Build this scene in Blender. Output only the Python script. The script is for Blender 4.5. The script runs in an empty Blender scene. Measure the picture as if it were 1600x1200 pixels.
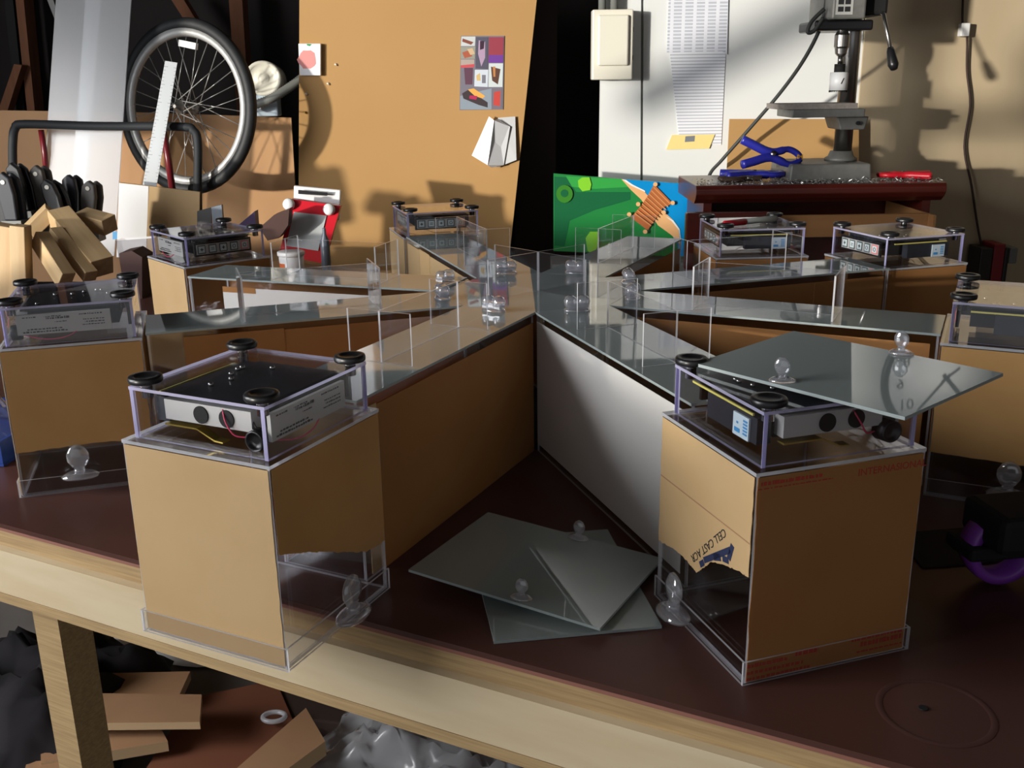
import bpy, bmesh, math, random
from mathutils import Vector, Matrix, Euler
random.seed(7)
PI = math.pi
SC = bpy.context.scene
COL = SC.collection

# ------------------------------------------------------------------ camera
CAM = Vector((-0.0367, -1.5287, 0.5229))
CROT = Euler((1.27477, 0.01371, 0.0), 'XYZ')
FPX = 1555.5
cd = bpy.data.cameras.new('camera'); cam = bpy.data.objects.new('camera', cd); COL.objects.link(cam)
cam.location = CAM; cam.rotation_euler = CROT
cd.sensor_width = 36; cd.lens = FPX / 1600 * 36; cd.clip_start = 0.02
SC.camera = cam
# ------------------------------------------------------------------ light
SC.view_settings.view_transform = 'Standard'; SC.view_settings.look = 'None'
SC.view_settings.gamma = 1; SC.view_settings.use_curve_mapping = False
SC.view_settings.exposure = 0.0
SC.cycles.transparent_max_bounces = 40
SC.cycles.max_bounces = 10
SC.cycles.sample_clamp_indirect = 6
w = bpy.data.worlds.new('world'); SC.world = w; w.use_nodes = True
w.node_tree.nodes['Background'].inputs[0].default_value = (0.92, 0.95, 1.0, 1)
w.node_tree.nodes['Background'].inputs[1].default_value = 0.42
SUN_DIR = Vector((1.0, 1.0, -0.07)).normalized()
sl = bpy.data.lights.new('sun', 'SUN'); sl.energy = 4.0; sl.angle = 0.03; sl.color = (1.0, 0.94, 0.84)
so = bpy.data.objects.new('sun', sl); COL.objects.link(so)
so.rotation_euler = SUN_DIR.to_track_quat('-Z', 'Y').to_euler()
al = bpy.data.lights.new('window_daylight', 'AREA'); al.shape = 'RECTANGLE'; al.size = 4.6; al.size_y = 1.6
al.energy = 350; al.color = (0.97, 0.98, 1.0)
ao = bpy.data.objects.new('window_daylight', al); COL.objects.link(ao)
ao.location = (-2.85, -1.15, .95); ao.rotation_euler = Vector((1, 0, 0)).to_track_quat('-Z', 'Z').to_euler()

# ------------------------------------------------------------------ helpers
CM = CROT.to_matrix()
def W(x, y, Y=None, Z=None, X=None):
    d = CM @ Vector(((x - 800) / FPX, -(y - 600) / FPX, -1))
    if Y is not None: t = (Y - CAM.y) / d.y
    elif Z is not None: t = (Z - CAM.z) / d.z
    else: t = (X - CAM.x) / d.x
    return CAM + d * t
def px(Y): return (0.956 * (Y - CAM.y) + 0.05) / FPX     # metres per pixel at depth Y
def lin(r, g, b):
    f = lambda c: (c / 255 / 12.92) if c <= 10 else ((c / 255 + 0.055) / 1.055) ** 2.4
    return (f(r), f(g), f(b), 1)
MATS = {}
def mat(name, col, rough=0.6, metal=0.0, var=0.0, scale=8, stretch=(1, 1, 1), col2=None, spec=0.5, bump=0.0, trans=0.0, ior=1.5, sub=0.0, coords='Object', detail=4):
    """principled material; var mixes col with col2 through a (stretched) noise; sub adds a translucent share"""
    m = bpy.data.materials.new(name); m.use_nodes = True; nt = m.node_tree; N = nt.nodes; L = nt.links
    b = N['Principled BSDF']; b.inputs['Base Color'].default_value = col; b.inputs['Roughness'].default_value = rough
    b.inputs['Metallic'].default_value = metal; b.inputs['Specular IOR Level'].default_value = spec
    b.inputs['Transmission Weight'].default_value = trans; b.inputs['IOR'].default_value = ior
    if var or bump:
        tc = N.new('ShaderNodeTexCoord'); mp = N.new('ShaderNodeMapping'); mp.inputs['Scale'].default_value = stretch
        nz = N.new('ShaderNodeTexNoise'); nz.inputs['Scale'].default_value = scale; nz.inputs['Detail'].default_value = detail
        L.new(tc.outputs[coords], mp.inputs[0]); L.new(mp.outputs[0], nz.inputs['Vector'])
        if var:
            mx = N.new('ShaderNodeMix'); mx.data_type = 'RGBA'
            rp = N.new('ShaderNodeMapRange'); rp.inputs[1].default_value = 0.35; rp.inputs[2].default_value = 0.65; rp.inputs[4].default_value = var
            L.new(nz.outputs['Fac'], rp.inputs[0]); L.new(rp.outputs[0], mx.inputs[0])
            mx.inputs[6].default_value = col; c2 = col2 or tuple(c * 0.6 for c in col[:3]) + (1,); mx.inputs[7].default_value = c2
            L.new(mx.outputs[2], b.inputs['Base Color'])
        if bump:
            bp = N.new('ShaderNodeBump'); bp.inputs['Strength'].default_value = bump; bp.inputs['Distance'].default_value = 0.002
            L.new(nz.outputs['Fac'], bp.inputs['Height']); L.new(bp.outputs[0], b.inputs['Normal'])
    if sub:
        tr = N.new('ShaderNodeBsdfTranslucent'); tr.inputs[0].default_value = col
        ms = N.new('ShaderNodeMixShader'); ms.inputs[0].default_value = sub
        L.new(b.outputs[0], ms.inputs[1]); L.new(tr.outputs[0], ms.inputs[2]); L.new(ms.outputs[0], N['Material Output'].inputs[0])
    MATS[name] = m; return m
def sheet_mat(name, tint, body=None, amount=0.0, rough=0.03, refl=1.0):
    """thin clear plastic: see-through, with a mirror share rising at grazing angles and a little milky body"""
    m = bpy.data.materials.new(name); m.use_nodes = True; nt = m.node_tree; N = nt.nodes; L = nt.links
    N.remove(N['Principled BSDF'])
    t = N.new('ShaderNodeBsdfTransparent'); t.inputs[0].default_value = tint
    g = N.new('ShaderNodeBsdfGlossy'); g.inputs['Roughness'].default_value = rough; g.inputs[0].default_value = (1, 1, 1, 1)
    lw = N.new('ShaderNodeLayerWeight'); lw.inputs[0].default_value = 0.5
    pw = N.new('ShaderNodeMath'); pw.operation = 'POWER'; pw.inputs[1].default_value = 5
    ma = N.new('ShaderNodeMath'); ma.operation = 'MULTIPLY_ADD'; ma.inputs[1].default_value = 0.9 * refl; ma.inputs[2].default_value = 0.04 * refl
    L.new(lw.outputs['Facing'], pw.inputs[0]); L.new(pw.outputs[0], ma.inputs[0])
    ms = N.new('ShaderNodeMixShader'); L.new(ma.outputs[0], ms.inputs[0])
    src = t
    if amount:
        df = N.new('ShaderNodeBsdfDiffuse'); df.inputs[0].default_value = body
        tl = N.new('ShaderNodeBsdfTranslucent'); tl.inputs[0].default_value = body
        m2 = N.new('ShaderNodeMixShader'); m2.inputs[0].default_value = 0.5; L.new(df.outputs[0], m2.inputs[1]); L.new(tl.outputs[0], m2.inputs[2])
        m3 = N.new('ShaderNodeMixShader'); m3.inputs[0].default_value = amount; L.new(t.outputs[0], m3.inputs[1]); L.new(m2.outputs[0], m3.inputs[2]); src = m3
    L.new(src.outputs[0], ms.inputs[1]); L.new(g.outputs[0], ms.inputs[2]); L.new(ms.outputs[0], N['Material Output'].inputs[0])
    MATS[name] = m; return m

CLEAR = sheet_mat('clear_acrylic', (0.965, 0.965, 0.975, 1))
EDGE = sheet_mat('acrylic_edge', (0.8, 0.8, 0.85, 1), (0.86, 0.87, 0.90, 1), 0.75, 0.2)
LAVE = sheet_mat('acrylic_edge_lavender', (0.7, 0.68, 0.85, 1), (0.70, 0.68, 0.92, 1), 0.7, 0.2)
POLY = sheet_mat('milky_plastic', (0.75, 0.78, 0.8, 1), (0.95, 0.96, 0.98, 1), 0.42, 0.25)
FILM = sheet_mat('crumpled_film', (0.9, 0.9, 0.93, 1), (0.8, 0.8, 0.84, 1), 0.12, 0.12, 2.5)
KRAFT = mat('kraft_paper', lin(204, 172, 126), 0.75, var=0.35, scale=14, col2=lin(190, 156, 108), sub=0.12, spec=0.25)
KRAFT_O = mat('kraft_paper_orange', lin(190, 138, 84), 0.7, var=0.4, scale=10, col2=lin(170, 116, 64), sub=0.35, spec=0.3)
KRAFT_L = mat('kraft_paper_light', lin(206, 176, 132), 0.7, var=0.3, scale=10, col2=lin(190, 158, 112), sub=0.2, spec=0.3)
KRAFT_M = mat('kraft_paper_mustard', lin(208, 164, 106), 0.7, var=0.45, scale=12, col2=lin(190, 142, 84), sub=0.25, spec=0.3)
WHITEP = mat('white_sheet', lin(208, 206, 202), 0.5, spec=0.4)
PAPER = mat('white_paper', lin(232, 233, 236), 0.8)
GREY = mat('grey_gloss_acrylic', lin(138, 148, 146), 0.025, spec=0.9, ior=1.62)
GREYE = mat('grey_acrylic_edge', lin(150, 160, 158), 0.4)
BLACK = mat('black_plastic', lin(22, 22, 24), 0.35)
BLACKM = mat('black_matt', lin(16, 15, 15), 0.8)
DARKG = mat('dark_board', lin(40, 44, 52), 0.45, var=0.5, scale=60, col2=lin(22, 24, 30))
CHROME = mat('chrome', (0.8, 0.8, 0.8, 1), 0.15, 1.0)
STEEL = mat('steel', lin(170, 168, 165), 0.3, 1.0)
SILVER = mat('brushed_alloy', lin(200, 200, 198), 0.4, 0.5)
BRASS = mat('brass', lin(200, 175, 90), 0.3, 0.9)
LABELM = mat('label_grey', lin(176, 176, 172), 0.5)
PRINT = mat('black_print', lin(30, 30, 32), 0.7)
PRINTG = mat('grey_print', lin(120, 124, 130), 0.7)
BLUEL = mat('display_blue', lin(70, 150, 205), 0.4)
BLUEW = mat('display_white', lin(205, 222, 230), 0.4)
REDB = mat('button_red', lin(225, 110, 105), 0.5)
BTNG = mat('button_grey', lin(188, 200, 200), 0.5)
BTNF = mat('button_frame', lin(60, 76, 74), 0.5)
YELLOW = mat('yellow_strip', lin(210, 200, 110), 0.4)
GLASS = mat('clear_cast', (0.97, 0.97, 1, 1), 0.04, trans=1.0, ior=1.45)
REDW = mat('red_plastic', lin(205, 28, 44), 0.35)
PINKW = mat('wire_pink', lin(200, 60, 95), 0.5)
REDT = mat('red_print', lin(176, 60, 44), 0.8)
NAVYT = mat('navy_print', lin(30, 40, 74), 0.8)
HARDB = mat('hardboard_red_brown', lin(84, 54, 47), 0.36, var=0.55, scale=5, col2=lin(62, 38, 34), spec=0.35, coords='Object', detail=6)
HARDE = mat('hardboard_edge', lin(140, 92, 78), 0.8)
PLY = mat('plywood', lin(208, 190, 156), 0.7, var=0.45, scale=6, stretch=(1, 6, 6), col2=lin(188, 164, 124))
PLYE = mat('plywood_edge', lin(176, 148, 104), 0.8, var=0.6, scale=40, stretch=(.3, 4, 9), col2=lin(140, 112, 76))
PLYW = mat('plywood_warm', lin(196, 150, 102), 0.6, var=0.5, scale=5, stretch=(1, 1, .25), col2=lin(172, 124, 80))
CARD = mat('brown_card', lin(182, 143, 93), 0.75, var=0.3, scale=3, col2=lin(172, 133, 83), spec=0.2)
CARDE = mat('card_edge', lin(205, 190, 165), 0.8)
PINE = mat('pine', lin(196, 168, 126), 0.6, var=0.6, scale=9, stretch=(.5, 6, 6), col2=lin(172, 140, 98))
STUD = mat('stud_timber', lin(128, 82, 54), 0.8, var=0.5, scale=8, stretch=(5, 5, .6), col2=lin(96, 58, 38))
MAHOG = mat('mahogany', lin(88, 32, 24), 0.28, var=0.5, scale=6, stretch=(.4, 5, 5), col2=lin(58, 20, 16), spec=0.6)
DRAWERW = mat('drawer_timber', lin(168, 120, 74), 0.6, var=0.4, scale=5, stretch=(.4, 5, 5))
MDF = mat('offcut_timber', lin(168, 128, 92), 0.8, var=0.3, scale=12, col2=lin(150, 110, 76))
MDFE = mat('offcut_edge', lin(200, 170, 130), 0.8)
CASTG = mat('cast_iron_grey', lin(120, 120, 116), 0.55, 0.3, var=0.4, scale=50)
WALLW = mat('white_wall_panel', lin(222, 224, 222), 0.55)
WALLY = mat('tan_wall_board', lin(190, 172, 142), 0.75, var=0.3, scale=4, stretch=(3, 3, .5), col2=lin(178, 158, 124))
DARKW = mat('dark_back_boards', lin(38, 33, 31), 0.9, var=0.5, scale=3, col2=lin(22, 19, 18))
ROOM = mat('room_lining', lin(66, 60, 56), 0.9)
FLOORM = mat('concrete_floor', lin(120, 114, 108), 0.85, var=0.5, scale=6, col2=lin(90, 84, 80), bump=0.2)
RUBBER = mat('tyre_rubber', lin(30, 32, 34), 0.6)
FOAM = mat('black_foam', lin(34, 38, 42), 0.7)
CREAMP = mat('cream_plastic', lin(226, 222, 206), 0.4)
WHITEPL = mat('white_plastic', lin(235, 236, 236), 0.35)
BLUEP = mat('blue_plastic', lin(40, 44, 150), 0.35)
ROYAL = mat('blue_tub', lin(30, 62, 140), 0.45)
ORANGEP = mat('orange_tip', lin(220, 160, 50), 0.5)
PURPLE = mat('purple_plastic', lin(130, 60, 170), 0.4)
MAROON = mat('maroon_tube', lin(110, 30, 38), 0.3)
GREYPL = mat('grey_plastic', lin(120, 122, 118), 0.5)
CORD = mat('dark_cord', lin(52, 54, 52), 0.6)
CORDB = mat('brown_cord', lin(52, 34, 28), 0.6)

class MB:
    def __init__(s): s.v = []; s.f = []; s.m = []; s.sm = []
    def add(s, vs, fs, mi=0, smooth=False):
        o = len(s.v); s.v += [tuple(v) for v in vs]
        for i, f in enumerate(fs):
            s.f.append([o + k for k in f]); s.m.append(mi[i] if isinstance(mi, (list, tuple)) else mi); s.sm.append(smooth)
        return s
    def box(s, x0, x1, y0, y1, z0, z1, mi=0, M=None):
        vs = [Vector((x, y, z)) for z in (z0, z1) for y in (y0, y1) for x in (x0, x1)]
        if M: vs = [M @ v for v in vs]
        return s.add(vs, [(0, 2, 3, 1), (4, 5, 7, 6), (0, 1, 5, 4), (2, 6, 7, 3), (0, 4, 6, 2), (1, 3, 7, 5)], mi)
    def pane(s, axis, x0, x1, y0, y1, z0, z1, M=None):
        # big faces slot 0, edges slot 1; axis = thin axis
        e = {'z': [0, 0, 1, 1, 1, 1], 'y': [1, 1, 0, 0, 1, 1], 'x': [1, 1, 1, 1, 0, 0]}[axis]
        return s.box(x0, x1, y0, y1, z0, z1, e, M)
    def prism(s, pts, ext, mi=0, em=None):
        """polygon pts (3D) pushed along ext"""
        n = len(pts); pts = [Vector(p) for p in pts]; ext = Vector(ext)
        vs = pts + [p + ext for p in pts]
        fs = [list(range(n)), list(range(2 * n - 1, n - 1, -1))] + [(i, i + n, (i + 1) % n + n, (i + 1) % n) for i in range(n)]
        return s.add(vs, fs, [mi, mi] + [mi if em is None else em] * n)
    def lathe(s, prof, seg=24, M=None, mi=0, smooth=True, cap=True):
        vs = []; fs = []
        for r, z in prof:
            for k in range(seg):
                a = 2 * PI * k / seg; v = Vector((r * math.cos(a), r * math.sin(a), z)); vs.append(M @ v if M else v)
        for i in range(len(prof) - 1):
            for k in range(seg):
                a = i * seg + k; b = i * seg + (k + 1) % seg; fs.append((a, b, b + seg, a + seg))
        s.add(vs, fs, mi, smooth)
        if cap:
            o = len(s.v) - len(vs)
            s.f.append([o + k for k in range(seg)][::-1]); s.m.append(mi); s.sm.append(False)
            s.f.append([o + (len(prof) - 1) * seg + k for k in range(seg)]); s.m.append(mi); s.sm.append(False)
        return s
    def tube(s, path, r, seg=8, mi=0, closed=False, smooth=True):
        P = [Vector(p) for p in path]; n = len(P); rings = []
        rr = r if isinstance(r, (list, tuple)) else [r] * n
        up = None
        for i in range(n):
            if closed: t = (P[(i + 1) % n] - P[i - 1])
            else: t = P[min(i + 1, n - 1)] - P[max(i - 1, 0)]
            t.normalize()
            if up is None:
                up = t.cross(Vector((0, 0, 1)));
                if up.length < 1e-3: up = t.cross(Vector((1, 0, 0)))
                up.normalize()
            else:
                up = (up - t * up.dot(t)); up.normalize()
            q = t.cross(up)
            rings.append([P[i] + (up * math.cos(2 * PI * k / seg) + q * math.sin(2 * PI * k / seg)) * rr[i] for k in range(seg)])
        vs = [v for R in rings for v in R]; fs = []
        m = n if closed else n - 1
        for i in range(m):
            for k in range(seg):
                a = i * seg + k; b = i * seg + (k + 1) % seg; j = ((i + 1) % n) * seg
                fs.append((a, b, j + (k + 1) % seg, j + k))
        if not closed: fs += [tuple(range(seg))[::-1], tuple((n - 1) * seg + k for k in range(seg))]
        return s.add(vs, fs, mi, smooth)
    def mesh(s, name, mats):
        me = bpy.data.meshes.new(name); me.from_pydata(s.v, [], s.f)
        for m in (mats if isinstance(mats, (list, tuple)) else [mats]): me.materials.append(m)
        me.polygons.foreach_set('material_index', s.m); me.polygons.foreach_set('use_smooth', s.sm); me.update()
        bm = bmesh.new(); bm.from_mesh(me); bmesh.ops.recalc_face_normals(bm, faces=bm.faces); bm.to_mesh(me); bm.free()
        return me
    def build(s, name, mats, parent=None):
        return link(name, s.mesh(name, mats), parent)
def link(name, data, parent=None):
    o = bpy.data.objects.new(name, data); COL.objects.link(o)
    if parent: o.parent = parent
    return o
def tag(o, label, cat, group=None):
    o['label'] = label; o['category'] = cat
    if group: o['group'] = group
    return o
def thing(name, label, cat, loc=(0, 0, 0), rz=0, group=None):
    o = bpy.data.objects.new(name, None); o.empty_display_size = 0.02; COL.objects.link(o)
    o.location = loc; o.rotation_euler = (0, 0, rz); return tag(o, label, cat, group)
def struct(o, label=None):
    o['kind'] = 'structure'
    if label: o['label'] = label
    return o
def bevel(o, wd=0.002, seg=2):
    m = o.modifiers.new('bevel', 'BEVEL'); m.width = wd; m.segments = seg; m.limit_method = 'ANGLE'; return o
def copy_tree(o, parent=None):
    c = o.copy(); COL.objects.link(c); c.parent = parent
    for ch in o.children: copy_tree(ch, c)
    return c
def smooth_path(pts, n=6):
    P = [Vector(p) for p in pts]; out = []
    for i in range(len(P) - 1):
        p0 = P[max(i - 1, 0)]; p1 = P[i]; p2 = P[i + 1]; p3 = P[min(i + 2, len(P) - 1)]
        for k in range(n):
            t = k / n
            out.append(0.5 * ((2 * p1) + (p2 - p0) * t + (2 * p0 - 5 * p1 + 4 * p2 - p3) * t * t + (3 * p1 - p0 - 3 * p2 + p3) * t ** 3))
    return out + [P[-1]]
def text_mesh(name, s, size, mtl, parent, M, extrude=0.0001, align='CENTER'):
    c = bpy.data.curves.new(name, 'FONT'); c.body = s; c.size = size; c.extrude = extrude; c.align_x = align; c.align_y = 'CENTER'; c.resolution_u = 3
    t = bpy.data.objects.new(name, c); COL.objects.link(t)
    dg = bpy.context.evaluated_depsgraph_get(); me = bpy.data.meshes.new_from_object(t.evaluated_get(dg))
    bpy.data.objects.remove(t); me.materials.clear(); me.materials.append(mtl); me.transform(M)
    return link(name, me, parent)
def basis(o, x, y, z=None):
    x = Vector(x).normalized(); y = Vector(y); z = Vector(z) if z else x.cross(y); z.normalize(); y = z.cross(x)
    return Matrix(((x.x, y.x, z.x, o[0]), (x.y, y.y, z.y, o[1]), (x.z, y.z, z.z, o[2]), (0, 0, 0, 1)))
def slab(name, pts, Y, th, m, parent=None, em=None):
    """flat sheet whose front outline passes through the given pixels at depth Y (number or one per point)"""
    ys = Y if isinstance(Y, (list, tuple)) else [Y] * len(pts)
    P = [W(a, b, Y=yy) for (a, b), yy in zip(pts, ys)]
    mb = MB().prism(P, (0, th, 0), 0, 1 if em else None)
    return mb.build(name, [m, em] if em else m, parent)

# ------------------------------------------------------------------ the room
FZ = -0.80; CZ = 1.95
struct(MB().box(-3.4, 2.6, -4.0, 2.75, FZ - .1, FZ).build('floor', FLOORM))
struct(MB().box(-2.7, 2.6, -4.0, 2.75, CZ, CZ + .1).build('ceiling', ROOM))
struct(MB().box(-2.7, 2.6, 2.62, 2.75, FZ, CZ).build('wall_back', DARKW))
struct(MB().box(2.5, 2.6, -4.0, 2.62, FZ, CZ).build('wall_right', ROOM))
# left wall: out of view, its long opening outlined to place low sun and daylight
top = [(-3.45, 1.70), (.24, 1.70), (.38, .50), (1.15, .40)]
bot = [(-3.45, .40), (-2.72, .40), (-2.7, .52), (-1.5, .46), (-1.38, .24), (-.55, .22), (-.30, .12), (1.15, .08)]
mb = MB()
def yz(y, z): return (-2.6, y, z)
mb.prism([yz(-4, FZ), yz(2.62, FZ), yz(2.62, .08)] + [yz(*p) for p in bot[::-1]] + [yz(-4, .40)], (-.08, 0, 0))
mb.prism([yz(-4, 1.70)] + [yz(*p) for p in top] + [yz(2.62, .40), yz(2.62, CZ), yz(-4, CZ)], (-.08, 0, 0))
mb.box(-2.68, -2.6, -4, -3.45, .40, 1.70); mb.box(-2.68, -2.6, 1.15, 2.62, .08, .40)
struct(mb.build('wall_left', ROOM))
wf = MB(); wf.box(-2.67, -2.61, -1.95, -1.83, .47, 1.69); wf.box(-2.67, -2.61, -2.7, -1.96, .61, .70); wf.box(-2.67, -2.61, -2.7, -2.35, .71, .95)  # unseen bars added in the opening to throw shadow bands on the tan board
wf.prism([(-2.67, -.98, .60), (-2.67, -1.15, .68), (-2.67, -1.62, .95), (-2.67, -1.62, 1.06), (-2.67, -.98, .72)], (.06, 0, 0))  # slanted bar added for a diagonal shadow on the white boards
struct(wf.build('shadow_bars_1', STUD), 'unseen bars added across the left wall opening to cast shadows')

# ------------------------------------------------------------------ workbench
BA = math.atan2(-.448, .894)
bench = thing('workbench', 'large workbench with dark red-brown hardboard top and pale plywood apron', 'workbench', (-.173, -.642, 0), BA)
bt = MB().box(-1.75, 2.3, 0, 1.66, -.006, 0).build('top_board', HARDB, bench)
MB().box(-1.75, 2.3, .0005, 1.66, -.0105, -.0062).build('top_board_edge', HARDE, bench)
MB().box(-1.75, 2.3, .002, 1.65, -.032, -.0107).build('underlay_board', PLYE, bench)
MB().box(-1.75, 2.3, -.009, .012, -.094, -.0322).build('front_rail', PLY, bench)
MB().box(-1.75, 2.3, -.0095, .016, -.108, -.0945).build('front_rail_batten', PLYE, bench)
MB().box(-1.75, 2.3, 1.60, 1.64, -.13, -.0325).build('back_rail', PLYE, bench)
def bl(p):  # world -> bench local
    v = Vector((p.x + .173, p.y + .642)); return v.x * .894 - v.y * .448, v.x * .448 + v.y * .894
for lx, ly in ((-.585, .03), (1.75, .03), (-.585, 1.52), (1.75, 1.52)):
    MB().box(lx, lx + .048, ly, ly + .05, FZ, -.109 if ly < 1 else -.131).build('leg', PLYE, bench)
# round cut plate let into the board, near the right corner
c = W(1462, 1112, Z=0); cx, cy = bl(c)
g = MB().lathe([(.043, .0002), (.046, .0009), (.049, .0002)], 40, Matrix.Translation((cx, cy, 0)), cap=False); g.build('grommet_ring', mat('worn_hardboard', lin(78, 50, 44), .5), bench)
MB().lathe([(.004, .0), (.004, .001)], 12, Matrix.Translation((cx - .01, cy, 0.0002))).build('grommet_hole', BLACKM, bench)

# ------------------------------------------------------------------ radial maze
H = 0.2085; RO = 0.15; WA = RO * math.sin(math.radians(22.5)); RI = RO * math.cos(math.radians(22.5)); TH0 = -3.2267
CLIPM = sheet_mat('clear_moulding', (0.86, 0.87, 0.9, 1), (0.85, 0.86, 0.9, 1), 0.22, 0.06, 3.0)
def clip(name, parent, M, low=False):
    """clear moulded clip: flange, block and an upright oval eye"""
    mb = MB()
    mb.lathe([(.006, 0), (.0165, 0), (.0165, .002), (.013, .004), (.009, .0055)], 20, Matrix.Diagonal((1, .62, 1, 1)))
    if low:
        for sx in (-.008, .008): mb.lathe([(.0035, .0), (.0075, .003), (.0085, .008), (.007, .013), (.0025, .0155)], 14, Matrix.Translation((sx, 0, .004)))
        mb.box(-.013, .013, -.006, .006, .004, .011)
    else:
        mb.lathe([(.0055, .004), (.0045, .009)], 12)
        mb.lathe([(.0022, -.0118), (.0065, -.009), (.0098, -.003), (.0098, .003), (.0065, .009), (.0022, .0118)], 18, Matrix.Translation((0, 0, .0195)) @ Matrix.Diagonal((1, .45, 1, 1)))
    me = mb.mesh(name, CLIPM); me.transform(M); return link(name, me, parent)
hub = thing('maze_hub', 'octagonal grey glossy hub plate with crossed clear dividers in the maze centre', 'maze hub', (0, 0, 0), math.radians(TH0))
oc = [(RO * math.sin(math.radians(45 * k)), -RO * math.cos(math.radians(45 * k)), H - .003) for k in range(8)]
MB().prism(oc, (0, 0, .003), 0, 1).build('hub_plate', [GREY, GREYE], hub)
for a in (45, 135):
    M = Matrix.Rotation(math.radians(a), 4, 'Z')
    if a == 45: MB().pane('y', -.102, .102, -.0012, .0012, H, H + .061, M).build('divider', [CLEAR, EDGE], hub)
    else:
        for s in (-1, 1): MB().pane('y', min(s * .0013, s * .102), max(s * .0013, s * .102), -.0012, .0012, H, H + .061, M).build('divider', [CLEAR, EDGE], hub)
MB().prism([(p[0] * .99, p[1] * .99, 0) for p in oc], (0, 0, .004), 0).build('hub_base', BLACKM, hub)

def arm(t, r1, label, sides, clipv=0.0, back=False):
    a = thing('maze_runway', label, 'maze runway', (0, 0, 0), math.radians(t - 90), 'arms of the radial maze')
    r0 = RI + .0005
    MB().pane('z', r0, r1, -WA, WA, H - .003, H).build('floor_plate', [GREY, GREYE], a)
    for s in (-1, 1):
        y0 = s * (WA - .004); y1 = s * (WA - .001)
        p = MB().pane('y', r0 + .004, r1 - .001, min(y0, y1), max(y0, y1), .0005, H - .0032).build('side_panel', [CLEAR, EDGE], a)
        k = 0
        for (f0, f1, zl, zh, m) in sides.get(s, [(0, 1, .0, .014, KRAFT_O)]):
            u0 = r0 + .006 + (r1 - r0 - .01) * f0; u1 = r0 + .006 + (r1 - r0 - .01) * f1
            yy = s * (WA - .0008); y2 = yy + s * (.0006 + .0004 * k); k += 1
            MB().box(u0, u1, min(yy, y2), max(yy, y2), .001 + zl, H - zh).build('cover_sheet', m, p)
    MB().pane('x', r1 - .004, r1 - .001, -WA + .005, WA - .005, .0005, H - .0035).build('end_panel', [CLEAR, EDGE], a)
    for r in (.258, .449):
        MB().pane('x', r - .0012, r + .0012, -.043, .043, H + .0002, H + .062).build('cross_divider', [CLEAR, EDGE], a)
    MB().pane('y', .2594, .4476, -.0012, .0012, H + .0002, H + .062).build('long_divider', [CLEAR, EDGE], a)
    clip('clear_clip', a, Matrix.Translation((.155, clipv, H + .0002)) @ Matrix.Rotation(random.uniform(1.2, 1.9), 4, 'Z') @ Matrix.Scale(1.15, 4), True)
    return a
KO = KRAFT_O; KL = KRAFT_L; KR = KRAFT
arm(-22.5 + TH0, .5835, 'front left maze runway with orange brown paper side and grey top', {1: [(0, .38, 0, .014, KO), (.375, .93, 0, .014, KO), (.93, .985, .004, .012, KL)]})
arm(22.5 + TH0, .588, 'front right maze runway with a white sheet along its left side', {-1: [(0, .985, .012, .012, WHITEP)]})
arm(67.5 + TH0, .584, 'right hand maze runway running to the box at the right border', {-1: [(0, .55, 0, .014, KO), (.548, .985, 0, .014, KO)]})
arm(112.5 + TH0, .618, 'maze runway behind the right hand one, with brown paper side', {-1: [(0, .7, 0, .013, KO), (.69, .985, 0, .013, KO)]})
arm(157.5 + TH0, .585, 'rear right maze runway without a box at its end, before the play mat', {-1: [(0, .985, 0, .018, KO)]})
arm(-157.5 + TH0, .642, 'rear left maze runway with pale paper side before the tall cardboard', {1: [(0, .62, 0, .012, KL), (.62, .78, 0, .01, KR), (.78, .985, 0, .012, KL)]})
bla = arm(-108.7, .610, 'left rear maze runway with a long white sheet on its near side', {1: [(0, .86, 0, .015, WHITEP), (.72, .86, .184, .014, KO)]})
arm(-67.5 + TH0, .579, 'left maze runway with orange paper side running to the left border', {1: [(0, .6, 0, .012, KO), (.59, .90, 0, .010, KO)]})

c_ = math.radians(-112.5 + TH0); d0 = Vector((math.sin(c_), -math.cos(c_), 0)) * (RI + .010); c_ = math.radians(-108.7); bla.location = d0 - Vector((math.sin(c_), -math.cos(c_), 0)) * RI
BX = .0865; BY = .0863; ZT = .204
def torn(prof, n=1, seed=1):
    """polyline of (s, z) with a slightly frayed edge"""
    rnd = random.Random(seed); out = []
    for i in range(len(prof) - 1):
        (a, b), (c_, d) = prof[i], prof[i + 1]
        for k in range(n):
            t = k / n; out.append((a + (c_ - a) * t, b + (d - b) * t + (rnd.uniform(-.0008, .0008) if k else 0)))
    return out + [prof[-1]]
FACES = {'o': (Vector((BX, 0, 0)), Vector((0, 1, 0)), Vector((1, 0, 0)), BY), 'i': (Vector((-BX, 0, 0)), Vector((0, 1, 0)), Vector((-1, 0, 0)), BY),
         'p': (Vector((0, BY, 0)), Vector((1, 0, 0)), Vector((0, 1, 0)), BX), 'm': (Vector((0, -BY, 0)), Vector((1, 0, 0)), Vector((0, -1, 0)), BX)}
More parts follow.
